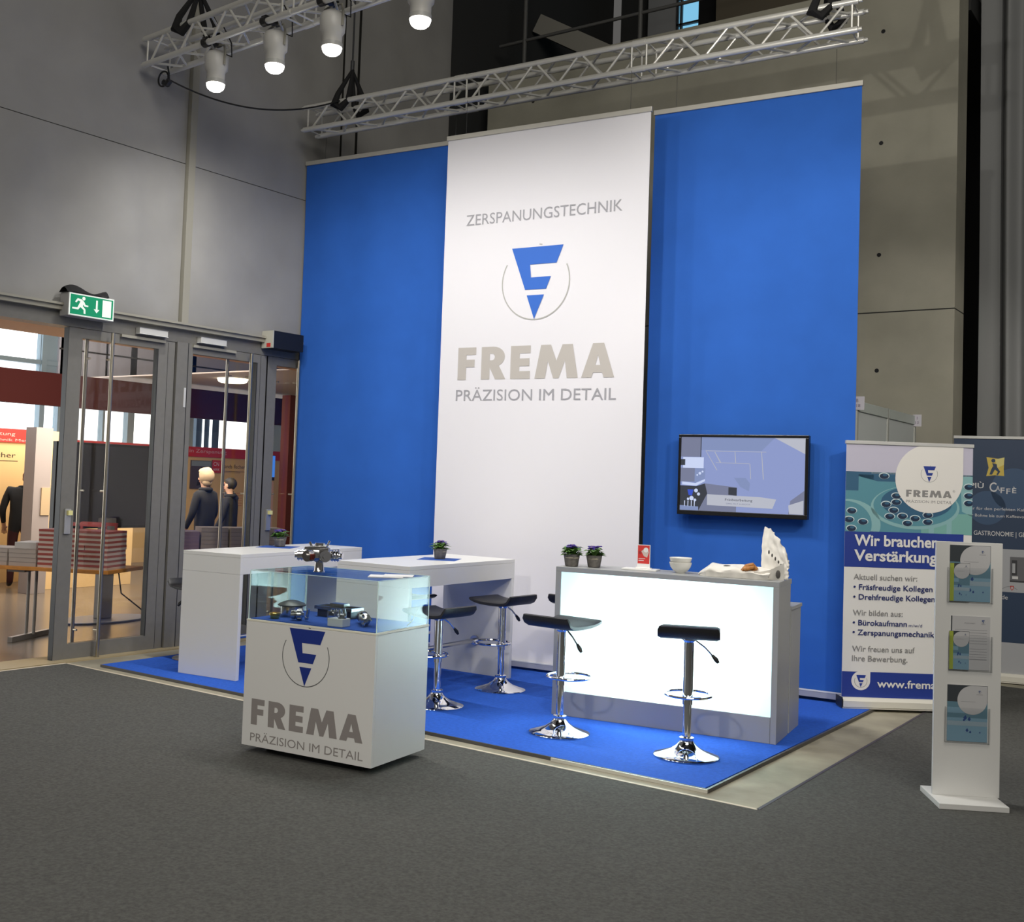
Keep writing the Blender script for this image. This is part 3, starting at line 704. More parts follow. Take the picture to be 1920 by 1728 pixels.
for k_ in range(7):
    an = 2*pi*k_/7 + .25; dx, dy = cos(an), sin(an)
    b = MB(); b.cyl((dx*.07, dy*.07, .112), (dx*.135, dy*.135, .112), .030, n=14)
    for j_ in range(3): b.cyl((dx*(.085 + .018*j_), dy*(.085 + .018*j_), .112), (dx*(.092 + .018*j_), dy*(.092 + .018*j_), .112), .035, n=14)
    b.cyl((dx*.135, dy*.135, .112), (dx*.15, dy*.15, .112), .018, n=10); b.build('engine_cylinder', [M_steel] if k_ % 2 else [M_chrome], t, smooth=True)
b = MB(); b.lathe([(.042, .15), (.042, .165), (.03, .168), (.03, .185), (.012, .187)], 20); b.cyl((.03, .02, .15), (.05, .03, .20), .006); b.cyl((-.04, -.02, .15), (-.055, -.03, .19), .007); b.cyl((-.07, -.05, .15), (.08, -.03, .16), .013); b.cyl((.05, -.06, .14), (.11, -.05, .15), .015)
b.build('gear_head', M_steel, t, smooth=True)
b = MB(); b.box((-.02, -.13, .09), (.04, -.10, .125)); b.build('copper_block', mat('dark_copper', (.25, .05, .04), .35, .8), t, bevel=.003)
p = QP + QU*.80 + QN*.33
t = thing('leaflet', 'white leaflets lying on the right of the glass showcase top', 'leaflet', (p.x, p.y, HZ), QA + .5)
MB().box((-.105, -.1, 0), (.105, .05, .003)).build('sheet', M_paperwhite, t); b = MB(); b.box((-.02, -.06, .003), (.16, .08, .006)); b.build('sheet', M_paperwhite, t)
# small cable over the cabinet rim
p0 = QP + QU*(QW - .03) + QN*(QD - .20)
b = MB(); b.tube([p0 + Vector((0, 0, QT + .01)), p0 + QN*.05 + Vector((0, 0, QT + .03)), p0 + QN*.12 + Vector((0, 0, QT + .10))], .003, 6)
b.build('cable', M_black, case).location = -QP if False else (0, 0, 0)
o = bpy.data.objects['cable']; o.parent = None; tag(o, 'thin black cable inside the right end of the glass hood', 'cable')

# ------------------------------------------------------------------ flowers, napkins and things on the counter
def kpt(u, v, z=0): return Vector(KP) + kz*u + kn*v + Vector((0, 0, z))
def flower_pot(loc, label, seed, s=1.0):
    rnd = random.Random(seed)
    t = thing('flower_pot', label, 'potted flower', loc, rnd.uniform(0, 6), 'potted primroses')
    b = MB(); b.lathe([(.036*s, 0), (.040*s, .004), (.046*s, .045*s), (.052*s, .072*s), (.056*s, .078*s), (.050*s, .076*s), (.040*s, .066*s)], 14)
    for v in b.v:
        v += Vector((v.x, v.y, 0)).normalized()*rnd.uniform(-.002, .003)*s if v.z > .003 else Vector()
    b.build('paper_pot', M_potpaper, t, smooth=True)
    b = MB(); b.lathe([(.047*s, .052*s), (.0495*s, .054*s), (.0495*s, .058*s), (.048*s, .06*s)], 14); b.build('raffia_band', mat('raffia', (.45, .40, .30), .8), t)
    lv = MB()
    for i in range(34):
        an = rnd.uniform(0, 2*pi); r = rnd.uniform(.04, .070)*s; h = (.080 + rnd.uniform(-.012, .036))*s
        d = Vector((cos(an), sin(an), 0)); sd = Vector((-d.y, d.x, 0)); base = d*.015*s + Vector((0, 0, .070*s)); tip = d*(r + .022*s) + Vector((0, 0, h)); mid = d*r*.75 + Vector((0, 0, h + .012*s)); wv = rnd.uniform(.017, .027)*s
        lv.add([base, mid + sd*wv, tip, mid - sd*wv, mid + Vector((0, 0, -.006*s))], [(0, 4, 1), (1, 4, 2), (2, 4, 3), (3, 4, 0)])
    lv.build('leaves', M_leaf, t, smooth=True)
    fl = MB()
    for i in range(15):
        an = rnd.uniform(0, 2*pi); r = rnd.uniform(0, .04)*s; c_ = Vector((cos(an)*r, sin(an)*r, (.112 + rnd.uniform(0, .022))*s)); k0 = rnd.uniform(0, 6)
        for k_ in range(5):
            d = Vector((cos(k0 + k_*1.257), sin(k0 + k_*1.257), .25)); fl.sphere(c_ + d*.010*s, (.010*s, .010*s, .004*s), 7, 4, 0)
        fl.sphere(c_ + Vector((0, 0, .005*s)), .003*s, 6, 4, 1)
    fl.build('blossoms', [M_flower, M_yellow], t, smooth=True)
    return t
KZ = FZ + KH
p = kpt(.078, .11, KH); flower_pot(p, 'potted violet primrose at the far left end of the counter', 1, 1.18)
p = kpt(.235, .165, KH); flower_pot(p, 'potted violet primrose on the counter, right next to the other pot there', 2, 1.15)
flower_pot((-7.40, 7.30, TH + .002), 'potted violet primrose on the left bar table', 3, 1.15)
flower_pot((-5.67, 7.46, TH + .002), 'potted violet primrose on the middle bar table', 4, 1.12)
def napkin(loc, rz, label):
    b = MB()
    b.box((-.16, -.16, 0), (.16, .16, .0014)); o = b.build('napkin', mat('blue_napkin', (.02, .08, .36), .9)); o.location = loc; o.rotation_euler = (0, 0, rz)
    tag(o, label, 'napkin', 'blue napkins')
napkin((-7.38, 7.26, TH), .5, 'blue square napkin under the flower pot on the left bar table'); napkin((-5.66, 7.44, TH), .45, 'blue square napkin under the flower pot on the middle bar table')
p = kpt(.60, .22, KH)
t = thing('leaflet_holder', 'red and white leaflet standing in a low white holder on the counter', 'leaflet holder', p, KA + .05)
b = MB(); b.box((-.15, -.06, 0), (.11, .06, .012)); b.box((-.06, -.02, .012), (.06, .02, .020)); b.build('holder_base', M_white, t, bevel=.003)
b = MB(); b.box((-.048, -.004, .018), (.048, .004, .185))
A = Art(b, (-.048, -.004, .018), (1, 0, 0), lift=.0005); A.rect(.004, .03, .092, .163, 1, 1); A.poly([(.03, .12), (.062, .145), (.088, .118), (.075, .075), (.05, .085)], 2, 2); A.disc(.065, .13, .018, 0, 3); A.rect(.01, .05, .05, .055, 0, 2); A.text('Messe', .012, .085, .014, 0, k=3) if False else A.rect(.01, .065, .06, .068, 0, 2); A.rect(.01, .10, .03, .12, 3, 2)
b.build('leaflet', [M_paperwhite, M_red, mat('pale_photo', (.6, .5, .46), .5), mat('red_dark', (.35, .03, .03), .5)], t)
def bowl(z, label):
    t = thing('bowl', label, 'bowl', kpt(.885, .20, KH + z), 0, 'white bowls on the counter')
    b = MB(); b.lathe([(.032, 0), (.034, .006), (.054, .020), (.072, .045), (.080, .072), (.081, .076), (.079, .077), (.070, .047), (.052, .026), (.03, .014)], 40); b.build('bowl_body', M_porcelain, t, smooth=True)
    return t
bowl(0, 'white porcelain bowl standing on the counter, lower of the two stacked'); bowl(.034, 'white porcelain bowl on top, upper of the two stacked on the counter')
# bakery bag: a crumpled lying bag with its mouth turned up at the right
p = kpt(1.03, .17, KH)
t = thing('paper_bag', 'crumpled white bakery bag lying on the right end of the counter', 'paper bag', p, KA + .10)
def bagf(u, v):
    # u along the bag, v once round its section
    L = u*.50; an = 2*pi*v
    hh = .012 + .105*min(1, u/.16)**.8*(1 - .22*max(0, u - .6)/.4) if u < .9 else .09
    hh *= .72; ww = (.02 + .11*min(1, u/.13))
    y_ = ww*cos(an); z_ = hh*.5 + hh*.5*sin(an)*(1 if sin(an) > 0 else 1)
    k_ = noise.noise(Vector((L*14, y_*14, an*1.3)))*.014*min(1, u*5)
    z_ = max(.001, z_ + k_ if sin(an) > -.3 else .001)
    return Vector((L + .02*noise.noise(Vector((an, 3, u*4))), y_ + .012*noise.noise(Vector((u*9, an*2, 7))), z_))
b = MB(); b.grid(bagf, 36, 28)
b.build('bag_body', M_bagpaper, t, smooth=True)
def mouthf(u, v):
    # turned-up mouth: a curved sheet rising behind the opening
    L = .425 + .20*u + .05*v*v*(1 - u) - .05*(1 - u)*v
    top = (.345 - .20*u**1.6) if u < .93 else .13
    z_ = .012 + v*top*(1 + .03*noise.noise(Vector((u*12, 2, 5))))
    y_ = .11 - .23*u**1.3 + .03*v + .014*noise.noise(Vector((u*7, v*6, 1))) + .05*v*v*(1 - u)
    return Vector((L + .012*noise.noise(Vector((u*8, v*7, 4))), y_, z_))
b = MB(); b.grid(mouthf, 24, 22); b.grid(lambda u, v: mouthf(1 - u, v) + Vector((.003, .003, 0)), 24, 22); b.build('bag_mouth', M_bagpaper, t, smooth=True)
b = MB(); b.grid(lambda u, v: Vector((.40 + .20*u, -.115 + .02*sin(pi*u) - .02*v, .003 + v*(.05 + .075*u**2) + .006*noise.noise(Vector((u*9, v*9, 2))))), 14, 8); b.build('bag_front_fold', M_bagpaper, t, smooth=True)
b = MB(); lm = mat('bag_print', (.07, .065, .06), .7)
for (x_, y_, z_, s_, rz_) in ((.49, .045, .185, .028, .5), (.515, .02, .165, .024, .2), (.54, -.005, .145, .026, .1), (.565, -.035, .125, .022, -.1), (.585, -.06, .105, .02, -.1)):
    b.sphere((x_ - .012, y_ - .022, z_), (.006, .004, s_*.55), 8, 5)
b.sphere((.21, -.07, .078), (.030, .008, .006), 10, 5); b.sphere((.45, -.10, .02), (.045, .012, .007), 10, 5); b.sphere((.095, -.085, .04), (.006, .006, .018), 8, 5); b.sphere((.11, -.08, .055), (.005, .006, .014), 8, 5); b.sphere((.56, -.128, .045), (.016, .006, .03), 8, 5)
b.build('printed_logo', lm, t, smooth=True, label='dark print on the bag')
t2 = thing('pretzel', 'brown pastry showing in the opening of the bakery bag', 'pastry', kpt(1.405, .10, KH + .035), KA + .3)
b = MB(); b.tube([(-.05, 0, .02), (-.02, .015, .05), (.02, .0, .062), (.045, .01, .04), (.01, .02, .025), (-.03, -.01, .035), (.03, -.012, .05)], [.012, .017, .018, .016, .016, .017, .012], 9); b.build('pastry_twist', M_pretzel, t2, smooth=True)

# ================================================================== roll-up banners
def rollup(name, label, loc, rz, w, h, art, mats):
    t = thing('rollup_banner', label, 'roll-up banner', loc, rz)
    b = MB(); b.box((-.005, -.045, 0), (w + .005, .085, .010)); prof = [(-.05, .012), (-.05, .06), (-.03, .085), (.06, .085), (.09, .05), (.09, .012)]
    b.add([(0, y_, z_) for y_, z_ in prof] + [(w, y_, z_) for y_, z_ in prof], [tuple(range(6))[::-1], tuple(range(6, 12))] + [(i, (i + 1) % 6, 6 + (i + 1) % 6, 6 + i) for i in range(6)])
    b.build('cassette', mat('cassette_white', (.72, .70, .62), .35), t, bevel=.002)
    b = MB(); b.box((-.013, -.052, .008), (-.0062, .092, .088)); b.build('end_cap', M_black, t)
    b = MB(); b.box((w + .0062, -.052, .008), (w + .013, .092, .088)); b.build('end_cap', M_black, t)
    b = MB(); b.cyl((w/2, .04, .08), (w/2, .04, h - .02), .012); b.build('support_pole', M_steel, t, smooth=True)
    b = MB(); b.box((-.006, -.012, h - .028), (w + .006, .02, h)); b.build('top_rail', mat('rail_silver', (.62, .62, .60), .35, .2), t, bevel=.003)
    b = MB(); b.box((0, -.002, .08), (w, .0, h - .02)); art(b, w, h); b.build('printed_sheet', mats, t)
    return t
gm = lambda n, c: mat(n, c, .5)
RM = [gm('sheet_white', (.80, .79, .76)), gm('print_indigo', (.018, .045, .29)), gm('print_grey', (.26, .255, .25)), gm('print_navy_text', (.012, .022, .14)), gm('print_lavender', (.56, .54, .66)), gm('print_teal', (.10, .29, .36)),
      gm('print_pale_teal', (.26, .48, .50)), gm('print_steel_blue', (.035, .12, .22)), gm('print_dark_hole', (.012, .03, .07)), gm('print_highlight', (.62, .75, .78)), gm('print_aqua', (.20, .44, .40)), gm('drop_white', (.82, .80, .76))]
def frema_art(b, w, h):
    A = Art(b, (0, -.002, 0), (1, 0, 0), lift=.0004)
    z = lambda f: f
    A.rect(0, 1.86, w, h - .03, 4, 1)
    # machined-part photograph
    A.rect(0, 1.393, w, 1.872, 5, 1)
    A.rect(.0, 1.72, .20*w, 1.872, 7, 2); A.rect(.10*w, 1.60, .22*w, 1.85, 5, 3)
    A.poly([(.0, 1.86), (.45*w, 1.86), (.42*w, 1.80), (.25*w, 1.80), (.12*w, 1.83)], 7, 3); A.rect(.60*w, 1.395, w, 1.56, 10, 2); A.rect(.66*w, 1.395, .70*w, 1.50, 6, 3); A.rect(.80*w, 1.395, .84*w, 1.56, 6, 3)
    A.poly([(w*.92, 1.58), (w, 1.54), (w, 1.86), (w*.90, 1.86)], 6, 2)
    def clip_disc(u, v, rx, ry, mi, k):
        pts = [(min(max(u + rx*cos(2*pi*i/48), 0), w), min(max(v + ry*sin(2*pi*i/48), 1.393), 1.872)) for i in range(48)]
        A.poly(pts, mi, k)
    clip_disc(.55*w, 1.60, .35*w, .175, 6, 4); clip_disc(.55*w, 1.612, .33*w, .160, 5, 5); clip_disc(.56*w, 1.64, .28*w, .13, 7, 6)
    clip_disc(.02*w, 1.45, .26*w, .20, 6, 4); clip_disc(.0, 1.45, .21*w, .185, 5, 5)
    holes = [(.32, 1.62), (.38, 1.575), (.35, 1.525), (.45, 1.53), (.55, 1.515), (.49, 1.475), (.65, 1.49), (.65, 1.545), (.40, 1.64), (.40, 1.69), (.05, 1.56), (.03, 1.49), (.14, 1.475), (.05, 1.42), (.97, 1.78), (.97, 1.71), (.97, 1.65), (.30, 1.845)]
    for (u, v) in holes:
        clip_disc(u*w, v, .042*w, .026, 9, 8); clip_disc(u*w, v - .003, .036*w, .022, 8, 9); clip_disc(u*w + .006, v + .006, .018*w, .010, 7, 10)
    A.drop(.655*w, 1.832, .262*w*1.02, 11, 12); A.rect(.655*w + .02, 1.832 + .255*w, .655*w + .267*w, h - .031, 11, 12.5)
    A.emblem(.655*w, 1.872, .066, 1, 2, k=13, w=.003); A.frema(.475*w, 1.685, .055, .36*w, 2, k=13); A.text('PRÄZISION IM DETAIL', .475*w, 1.638, .022, 2, width=.365*w, k=13)
    A.text('®', .842*w, 1.73, .018, 2, k=13)
    # text field
    A.rect(0, 1.112, .935*w, 1.398, 1, 4)
    A.text('Wir brauchen', .075*w, 1.285, .083, 0, width=.66*w, bold=.027, k=14); A.text('Verstärkung', .075*w, 1.165, .083, 0, width=.655*w, bold=.027, k=14)
    x0 = .075*w
    A.text('Aktuell suchen wir:', x0, 1.014, .043, 2, width=.50*w, bold=.006, k=14)
    A.text('• Fräsfreudige Kollegen', x0, .934, .042, 3, width=.622*w, bold=.013, k=14)
    A.text('• Drehfreudige Kollegen', x0, .856, .042, 3, width=.64*w, bold=.013, k=14)
    A.text('Wir bilden aus:', x0, .730, .043, 2, width=.39*w, bold=.006, k=14)
    A.text('• Bürokaufmann', x0, .652, .042, 3, width=.425*w, bold=.013, k=14); A.text('m/w/d', .515*w, .652, .022, 3, width=.105*w, k=14)
    A.text('• Zerspanungsmechaniker', x0, .575, .042, 3, width=.70*w, bold=.013, k=14)
    A.text('Wir freuen uns auf', x0, .446, .043, 2, width=.49*w, bold=.006, k=14); A.text('Ihre Bewerbung.', x0, .370, .043, 2, width=.435*w, bold=.006, k=14)
    A.rect(0, .08, w, .285, 1, 4); A.drop(.148*w, .215, .075, 11, 6, corner=(1, 1))
    A.emblem(.148*w, .213, .05, 1, 2, k=9, w=.003); A.text('www.frema.de', .275*w, .168, .058, 0, width=.58*w, bold=.018, k=14)
rollup('r', 'roll-up banner with job offers beside the right blue banner', (-2.743, 8.93, FZ), radians(36), 1.02, 2.12, frema_art, RM)
CM = [gm('coffee_navy', (.022, .045, .095)), gm('coffee_white', (.62, .62, .62)), gm('coffee_pale', (.40, .41, .43)), gm('coffee_yellow', (.62, .47, .08)), gm('coffee_dark', (.035, .035, .04)), gm('coffee_machine', (.13, .13, .14)), gm('coffee_red', (.45, .04, .03)), gm('coffee_blue', (.04, .085, .17)), gm('coffee_gold', (.70, .62, .22))]
def coffee_art(b, w, h):
    A = Art(b, (0, -.002, 0), (1, 0, 0), lift=.0004)
    A.rect(0, 1.24, w, h - .03, 0, 1); A.disc(.62*w, 1.80, .20, 7, 2); A.disc(.35*w, 1.62, .16, 7, 2)
    A.rect(0, .84, w, 1.24, 2, 1); A.rect(0, .37, w, .84, 0, 1); A.rect(0, .08, w, .37, 2, 1)
    A.poly([(.285, 2.10), (.40, 2.085), (.44, 2.10), (.435, 1.99), (.44, 1.925), (.36, 1.93), (.285, 1.92), (.305, 2.0)], 3, 3)
    A.poly([(.36, 2.08), (.44, 2.10), (.435, 2.03), (.38, 2.0)], 8, 4)
    A.disc(.345, 2.068, .018, 0, 5, n=14); A.poly([(.335, 2.045), (.375, 2.035), (.378, 2.005), (.345, 2.012)], 0, 5); A.poly([(.34, 2.012), (.375, 2.012), (.405, 1.965), (.385, 1.93), (.372, 1.938), (.385, 1.962), (.36, 1.985), (.335, 1.935), (.312, 1.935), (.328, 1.985)], 0, 5)
    A.text('PIÙ', .145, 1.805, .048, 1, width=.12, bold=.013, k=5)
    A.text('C', .315, 1.775, .085, 1, width=.06, bold=.013, k=5); A.text('A', .37, 1.785, .045, 1, width=.035, bold=.013, k=5); A.text('F', .41, 1.765, .05, 1, width=.035, bold=.013, k=5); A.text('F', .46, 1.758, .05, 1, width=.035, bold=.013, k=5); A.text('È', .51, 1.768, .045, 1, width=.035, bold=.013, k=5)
    A.text('Partner für den perfekten Kaffeegenuss', .05, 1.60, .026, 1, width=.75, k=5); A.text('von der Bohne bis zum Kaffeevollautomaten', .04, 1.535, .026, 1, width=.78, k=5)
    A.text('GASTRONOMIE | GEWERBE', .185, 1.36, .042, 1, width=.60, bold=.006, k=5)
    A.rect(.33, 1.06, .375, 1.16, 4, 3); A.rect(.34, 1.08, .365, 1.13, 5, 4); A.poly([(.19, 1.06), (.30, 1.06), (.29, 1.10), (.20, 1.10)], 5, 3); A.rect(.20, 1.13, .26, 1.14, 4, 3)
    A.rect(.50, .94, .75, 1.17, 5, 3); A.rect(.515, 1.00, .56, 1.14, 4, 4); A.rect(.52, 1.02, .545, 1.11, 2, 5); A.rect(.52, .965, .57, .99, 1, 4); A.rect(.50, .935, .75, .95, 4, 4)
    A.poly([(.505, .90), (.535, .90), (.535, .875), (.52, .855), (.505, .875)], 6, 4); A.rect(.516, .866, .524, .893, 1, 5); A.rect(.51, .876, .53, .884, 1, 5); A.ring(.50, .80, .09, .003, 5, 3, 40, lambda u, v: v < .86)
    A.text('www.piucaffe.de', .10, .77, .04, 1, width=.385, k=5)
rollup('c', 'dark blue coffee roll-up banner at the right edge, behind the brochure stand', (-2.44, 11.28, CZ + .0005), radians(14), .85, 2.30, coffee_art, CM)

# ================================================================== brochure stand
SA = radians(29); SP = Vector((-1.452, 6.502, CZ + .0005)); SU = Vector((cos(SA), sin(SA), 0)); SN = Vector((-sin(SA), cos(SA), 0))
st = thing('brochure_stand', 'white upright brochure stand on a square base at the right', 'brochure stand', SP, SA)
b = MB(); b.box((0, 0, 0), (.368, .37, .030)); b.build('base_plate', M_white, st, bevel=.002)
SY = .185; PW = .362
b = MB(); b.box((.015, SY, .030), (.015 + PW, SY + .022, 1.452)); b.build('upright_panel', M_white, st, bevel=.0015)
def pocket(u0, u1, z0, hgt, flyer=None):
    b = MB(); b.box((.015 + u0 - .006, SY - .022, z0 - .006), (.015 + u1 + .006, SY - .019, z0 + hgt)); b.box((.015 + u0 - .006, SY - .022, z0 - .008), (.015 + u1 + .006, SY, z0 - .005)); b.box((.015 + u1 + .006, SY - .022, z0 - .008), (.015 + u1 + .009, SY, z0 + hgt)); b.box((.015 + u0 - .009, SY - .022, z0 - .008), (.015 + u0 - .006, SY, z0 + hgt))
    b.build('acrylic_pocket', M_acryl, st)
pocket(.072, .298, 1.118, .19); pocket(.084, .300, .735, .19); pocket(.070, .292, .334, .19)
BM = [gm('brochure_white', (.62, .62, .63)), gm('brochure_dark', (.05, .06, .07)), gm('brochure_teal', (.14, .27, .35)), gm('brochure_blue', (.25, .43, .56)), gm('brochure_palest', (.38, .50, .58)), gm('brochure_green', (.42, .50, .07)), gm('brochure_ink', (.04, .09, .28)), gm('brochure_text', (.30, .30, .33))]
def brochure(kind, label, u0, z0, w, h, yoff):
    p = SP + SU*(.015 + u0) + SN*(SY - yoff) + Vector((0, 0, z0))
    b = MB(); b.box((0, 0, 0), (w, .004, h)); A = Art(b, (0, 0, 0), (1, 0, 0), lift=.0003)
    if kind == 'letter':
        A.rect(.0, h*.72, .006, h, 1, 1); A.text('STELLENANGEBOT', w*.34, h*.86, .006, 7, width=w*.28); A.emblem(w*.82, h*.905, .010, 6, 7, w=.001); A.rect(w*.77, h*.855, w*.88, h*.86, 7, 2)
        for k in range(12): A.rect(w*(.10 if k < 2 else .48), h*(.74 - .05*k) if k != 6 else h*.2, w*.92, h*(.745 - .05*k) if k != 6 else h*.205, 7, 2)
    else:
        A.rect(0, h*.70, w, h, 1, 1); A.rect(0, h*.42, w, h*.70, 2, 1); A.rect(0, 0, w, h*.42, 3, 1); A.rect(0, h*.28, w, h*.36, 4, 2); A.rect(0, h*.50, w*.45, h*.60, 3, 2)
        if kind == 'flyer': A.rect(0, 0, w*.20, h*.99, 5, 3)
        r = w*(.37 if kind == 'big' else .40); A.drop(w - r - w*.01, h - r - .002, r, 0, 4)
        A.emblem(w*.80, h - w*.16, w*.035, 6, 7, k=6, w=.001); A.rect(w*.72, h - w*.235, w*.88, h - w*.225, 7, 6); A.rect(w*.34, h - w*.42, w*.70, h - w*.415, 7, 6)
        for (u, v, s) in ((.45, .42, .05), (.55, .40, .045), (.42, .38, .03), (.50, .20, .04), (.58, .17, .03), (.82, .17, .02)): A.poly([(w*(u - s), h*v), (w*u, h*(v - s*.8)), (w*(u + s*.9), h*(v - s*.1)), (w*(u + s*.2), h*(v + s))], 6, 4)
        A.poly([(w*.43, h*.30), (w*.58, h*.31), (w*.55, h*.37), (w*.46, h*.36)], 4, 5)
    o = b.build('brochure', BM); o.location = p; o.rotation_euler = (0, 0, SA)
    tag(o, label, 'brochure', 'brochures in the stand')
brochure('big', 'large blue brochure with a white drop shape in the topmost pocket', .074, 1.119, .222, .316, .0045)
brochure('flyer', 'narrow flyer with a green strip in front of the large brochure, topmost pocket', .074, 1.119, .108, .215, .010)
brochure('letter', 'white printed letter sheet in the middle pocket of the stand', .086, .736, .212, .300, .0045)
brochure('flyer', 'narrow flyer with a green strip in front of the letter sheet, middle pocket', .076, .736, .108, .215, .010)
brochure('big', 'blue brochure with a white drop shape in the lowest pocket', .072, .335, .218, .314, .0045)

# ================================================================== partition wall of the next stand
pt = thing('partition_wall', 'pale modular partition wall of the next stand, behind the roll-up banner', 'partition', (-2.80, 9.35, CZ), 0)
PL = [0, .92, 1.86]
for i in range(2):
    b = MB(); b.box((-.008, PL[i] + .022, .03), (.008, PL[i + 1] - .022, 2.40)); b.build('panel', mat('partition_panel', (.58, .62, .61), .5), pt)
    b = MB(); b.box((-.02, PL[i] + .02, 2.40), (.02, PL[i + 1] - .02, 2.485)); b.box((-.02, PL[i] + .02, 0), (.02, PL[i + 1] - .02, .05)); b.build('rail', mat('partition_rail', (.60, .66, .62), .4, .2), pt, bevel=.003)
for y_ in PL:
    b = MB(); b.cyl((0, y_, 0), (0, y_, 2.49), .024, n=8); b.build('post', mat('partition_post', (.40, .41, .38), .4, .3), pt)
def number_sign(loc, lines, label, rz, w=.155, h=.21):
    b = MB(); b.box((0, -.002, 0), (w, .002, h)); A = Art(b, (0, -.002, 0), (1, 0, 0), lift=.0006)
    A.text(lines[0], w/2, h*.58, h*.24, 1, align='c'); A.text(lines[1], w/2, h*.20, h*.24, 1, align='c')
    o = b.build('number_sign', [mat('sign_white', (.62, .60, .66), .5), mat('sign_print', (.16, .12, .2), .6)]); o.location = loc; o.rotation_euler = (0, 0, rz)
    tag(o, label, 'sign', 'stand number signs')
number_sign((-2.84, 9.322, 2.415), ('B', '118'), 'white stand number sign reading B 118', .1, .115, .112)
number_sign((-2.80, 11.18, 2.39), ('I', '13'), 'white stand number sign at the far corner of the partition', .1, .08, .115)

# ================================================================== curtain
cur = thing('stage_curtain', 'tall grey pleated curtain at the right edge of the hall', 'curtain', (-2.44, 12.1, .02), -.02)
def cf(u, v):
    x_ = u*1.9
    f_ = .08*sin(x_*11 + .6*sin(x_*3.3)) + .085*sin(x_*31 + 1.5*sin(x_*5) + v*.5) if x_ > .22 else .05*(x_/.22)*sin(x_*14)
    return Vector((x_ + .015*sin(v*4 + x_*5), .12 + f_*(.75 + .25*v), v*7.6))
b = MB(); b.grid(cf, 180, 20); b.build('pleated_cloth', M_curtain, cur, smooth=True)
b = MB(); b.cyl((-.05, .12, 7.62), (2.0, .12, 7.62), .03); b.build('curtain_rail', M_darksteel, cur)

# ================================================================== trusses
def truss(label, p0, p1, size, sag_up, joints, pitch, name='lighting_truss'):
    """square four-chord truss from p0 to p1 (centre line of the lower front chord)"""
    p0, p1 = Vector(p0), Vector(p1); L = (p1 - p0).length; d = (p1 - p0).normalized()
    nb = Vector((-d.y, d.x, 0)).normalized(); up = Vector((0, 0, 1))
    t = thing(name, label, 'truss', p0, 0, 'aluminium trusses')
    off = [Vector(), nb*size, up*size, nb*size + up*size]
    for o_ in off:
        b = MB(); b.cyl(o_, o_ + d*L, .027, n=14)
        for j in joints: b.cyl(o_ + d*(j - .06), o_ + d*(j + .06), .031, n=14)
        for e_, s_ in ((0, -1), (L, 1)): b.cyl(o_ + d*e_, o_ + d*(e_ + s_*.03), .017, n=12)
        b.build('chord', M_trussalu, t, smooth=True)
    segs = [0] + list(joints) + [L]
    faces = [(0, 2), (1, 3), (0, 1), (2, 3)]
    for (ia, ib) in faces:
        a_, c_ = off[ia], off[ib]
        for k in range(len(segs) - 1):
            b = MB()
            s0, s1 = segs[k] + (.07 if k else .05), segs[k + 1] - (.07 if k < len(segs) - 2 else .05)
            b.cyl(a_ + d*s0, c_ + d*s0, .009, n=8); b.cyl(a_ + d*s1, c_ + d*s1, .009, n=8)
            n_ = max(2, round((s1 - s0 - .06)/pitch)); st_ = (s1 - s0 - .08)/n_
            for i in range(n_):
                x0 = s0 + .04 + i*st_; g_ = .012
                q0, q1 = (a_, c_) if i % 2 == 0 else (c_, a_)
                b.cyl(q0 + d*(x0 + g_), q1 + d*(x0 + st_ - g_), .0115, n=8)
            b.build('lattice', M_trussalu, t, smooth=True)
    return t, d, nb
tr2, d2, n2 = truss('long aluminium truss crossing above the banners', (-8.346, 8.326, 5.362), (-2.683, 8.813, 5.437), .235, 0, [1.94, 3.80], .235)
d1 = Vector((cos(-.066), sin(-.066), 0))
tr1, d1, n1 = truss('aluminium lamp truss at the upper left carrying the stand lamps', (-8.523, 6.401, 5.458), Vector((-8.523, 6.401, 5.458)) + d1*6.5, .243, 0, [2.0, 4.0, 6.0], .235)
# suspension: black slings with steel chains
def sling(loc, dirv, size, label, chain_top):
    t = thing('lifting_sling', label, 'sling', loc, atan2(dirv.y, dirv.x), 'black lifting slings')
    b = MB(); apex = Vector((0, size/2, size + .34))
    for y_ in (-.03, size + .03):
        b.tube([(0, y_, size + .03), (0, y_, .0 if y_ < 0 else size*.4), ], .022, 8) if False else None
    b.tube([apex, (-.06, -.03, size + .05), (-.10, -.035, size - .06), (-.02, -.03, size - .10), (.05, .0, size - .02), apex + Vector((.01, 0, 0))], [.016, .03, .045, .04, .03, .016], 8)
    b.tube([apex, (.06, size + .03, size + .05), (.08, size + .04, size - .05), (.0, size + .02, size - .1), (-.05, size, size), apex], [.016, .03, .04, .04, .03, .016], 8)
    b.build('strap', M_blackcloth, t, smooth=True)
    c_ = MB(); c_.cyl(apex, apex + Vector((0, 0, .10)), .022, n=10); c_.cyl(apex + Vector((0, 0, .10)), (0, size/2, chain_top - loc[2]), .010, n=8); c_.build('chain', M_darksteel, t, smooth=True)
    return t
B2 = Vector((-8.346, 8.326, 5.362))
sling(B2 + d2*.52 + Vector((0, 0, .02)), d2, .235, 'black sling holding the left end of the long truss', 10.49)
sling(B2 + d2*5.42 + Vector((0, 0, .02)), d2, .235, 'black sling holding the right end of the long truss', 10.49)
B1 = Vector((-8.523, 6.401, 5.458))
sling(B1 + d1*.62 + Vector((0, 0, .02)), d1, .243, 'black sling on the lamp truss at the upper left', 10.49)
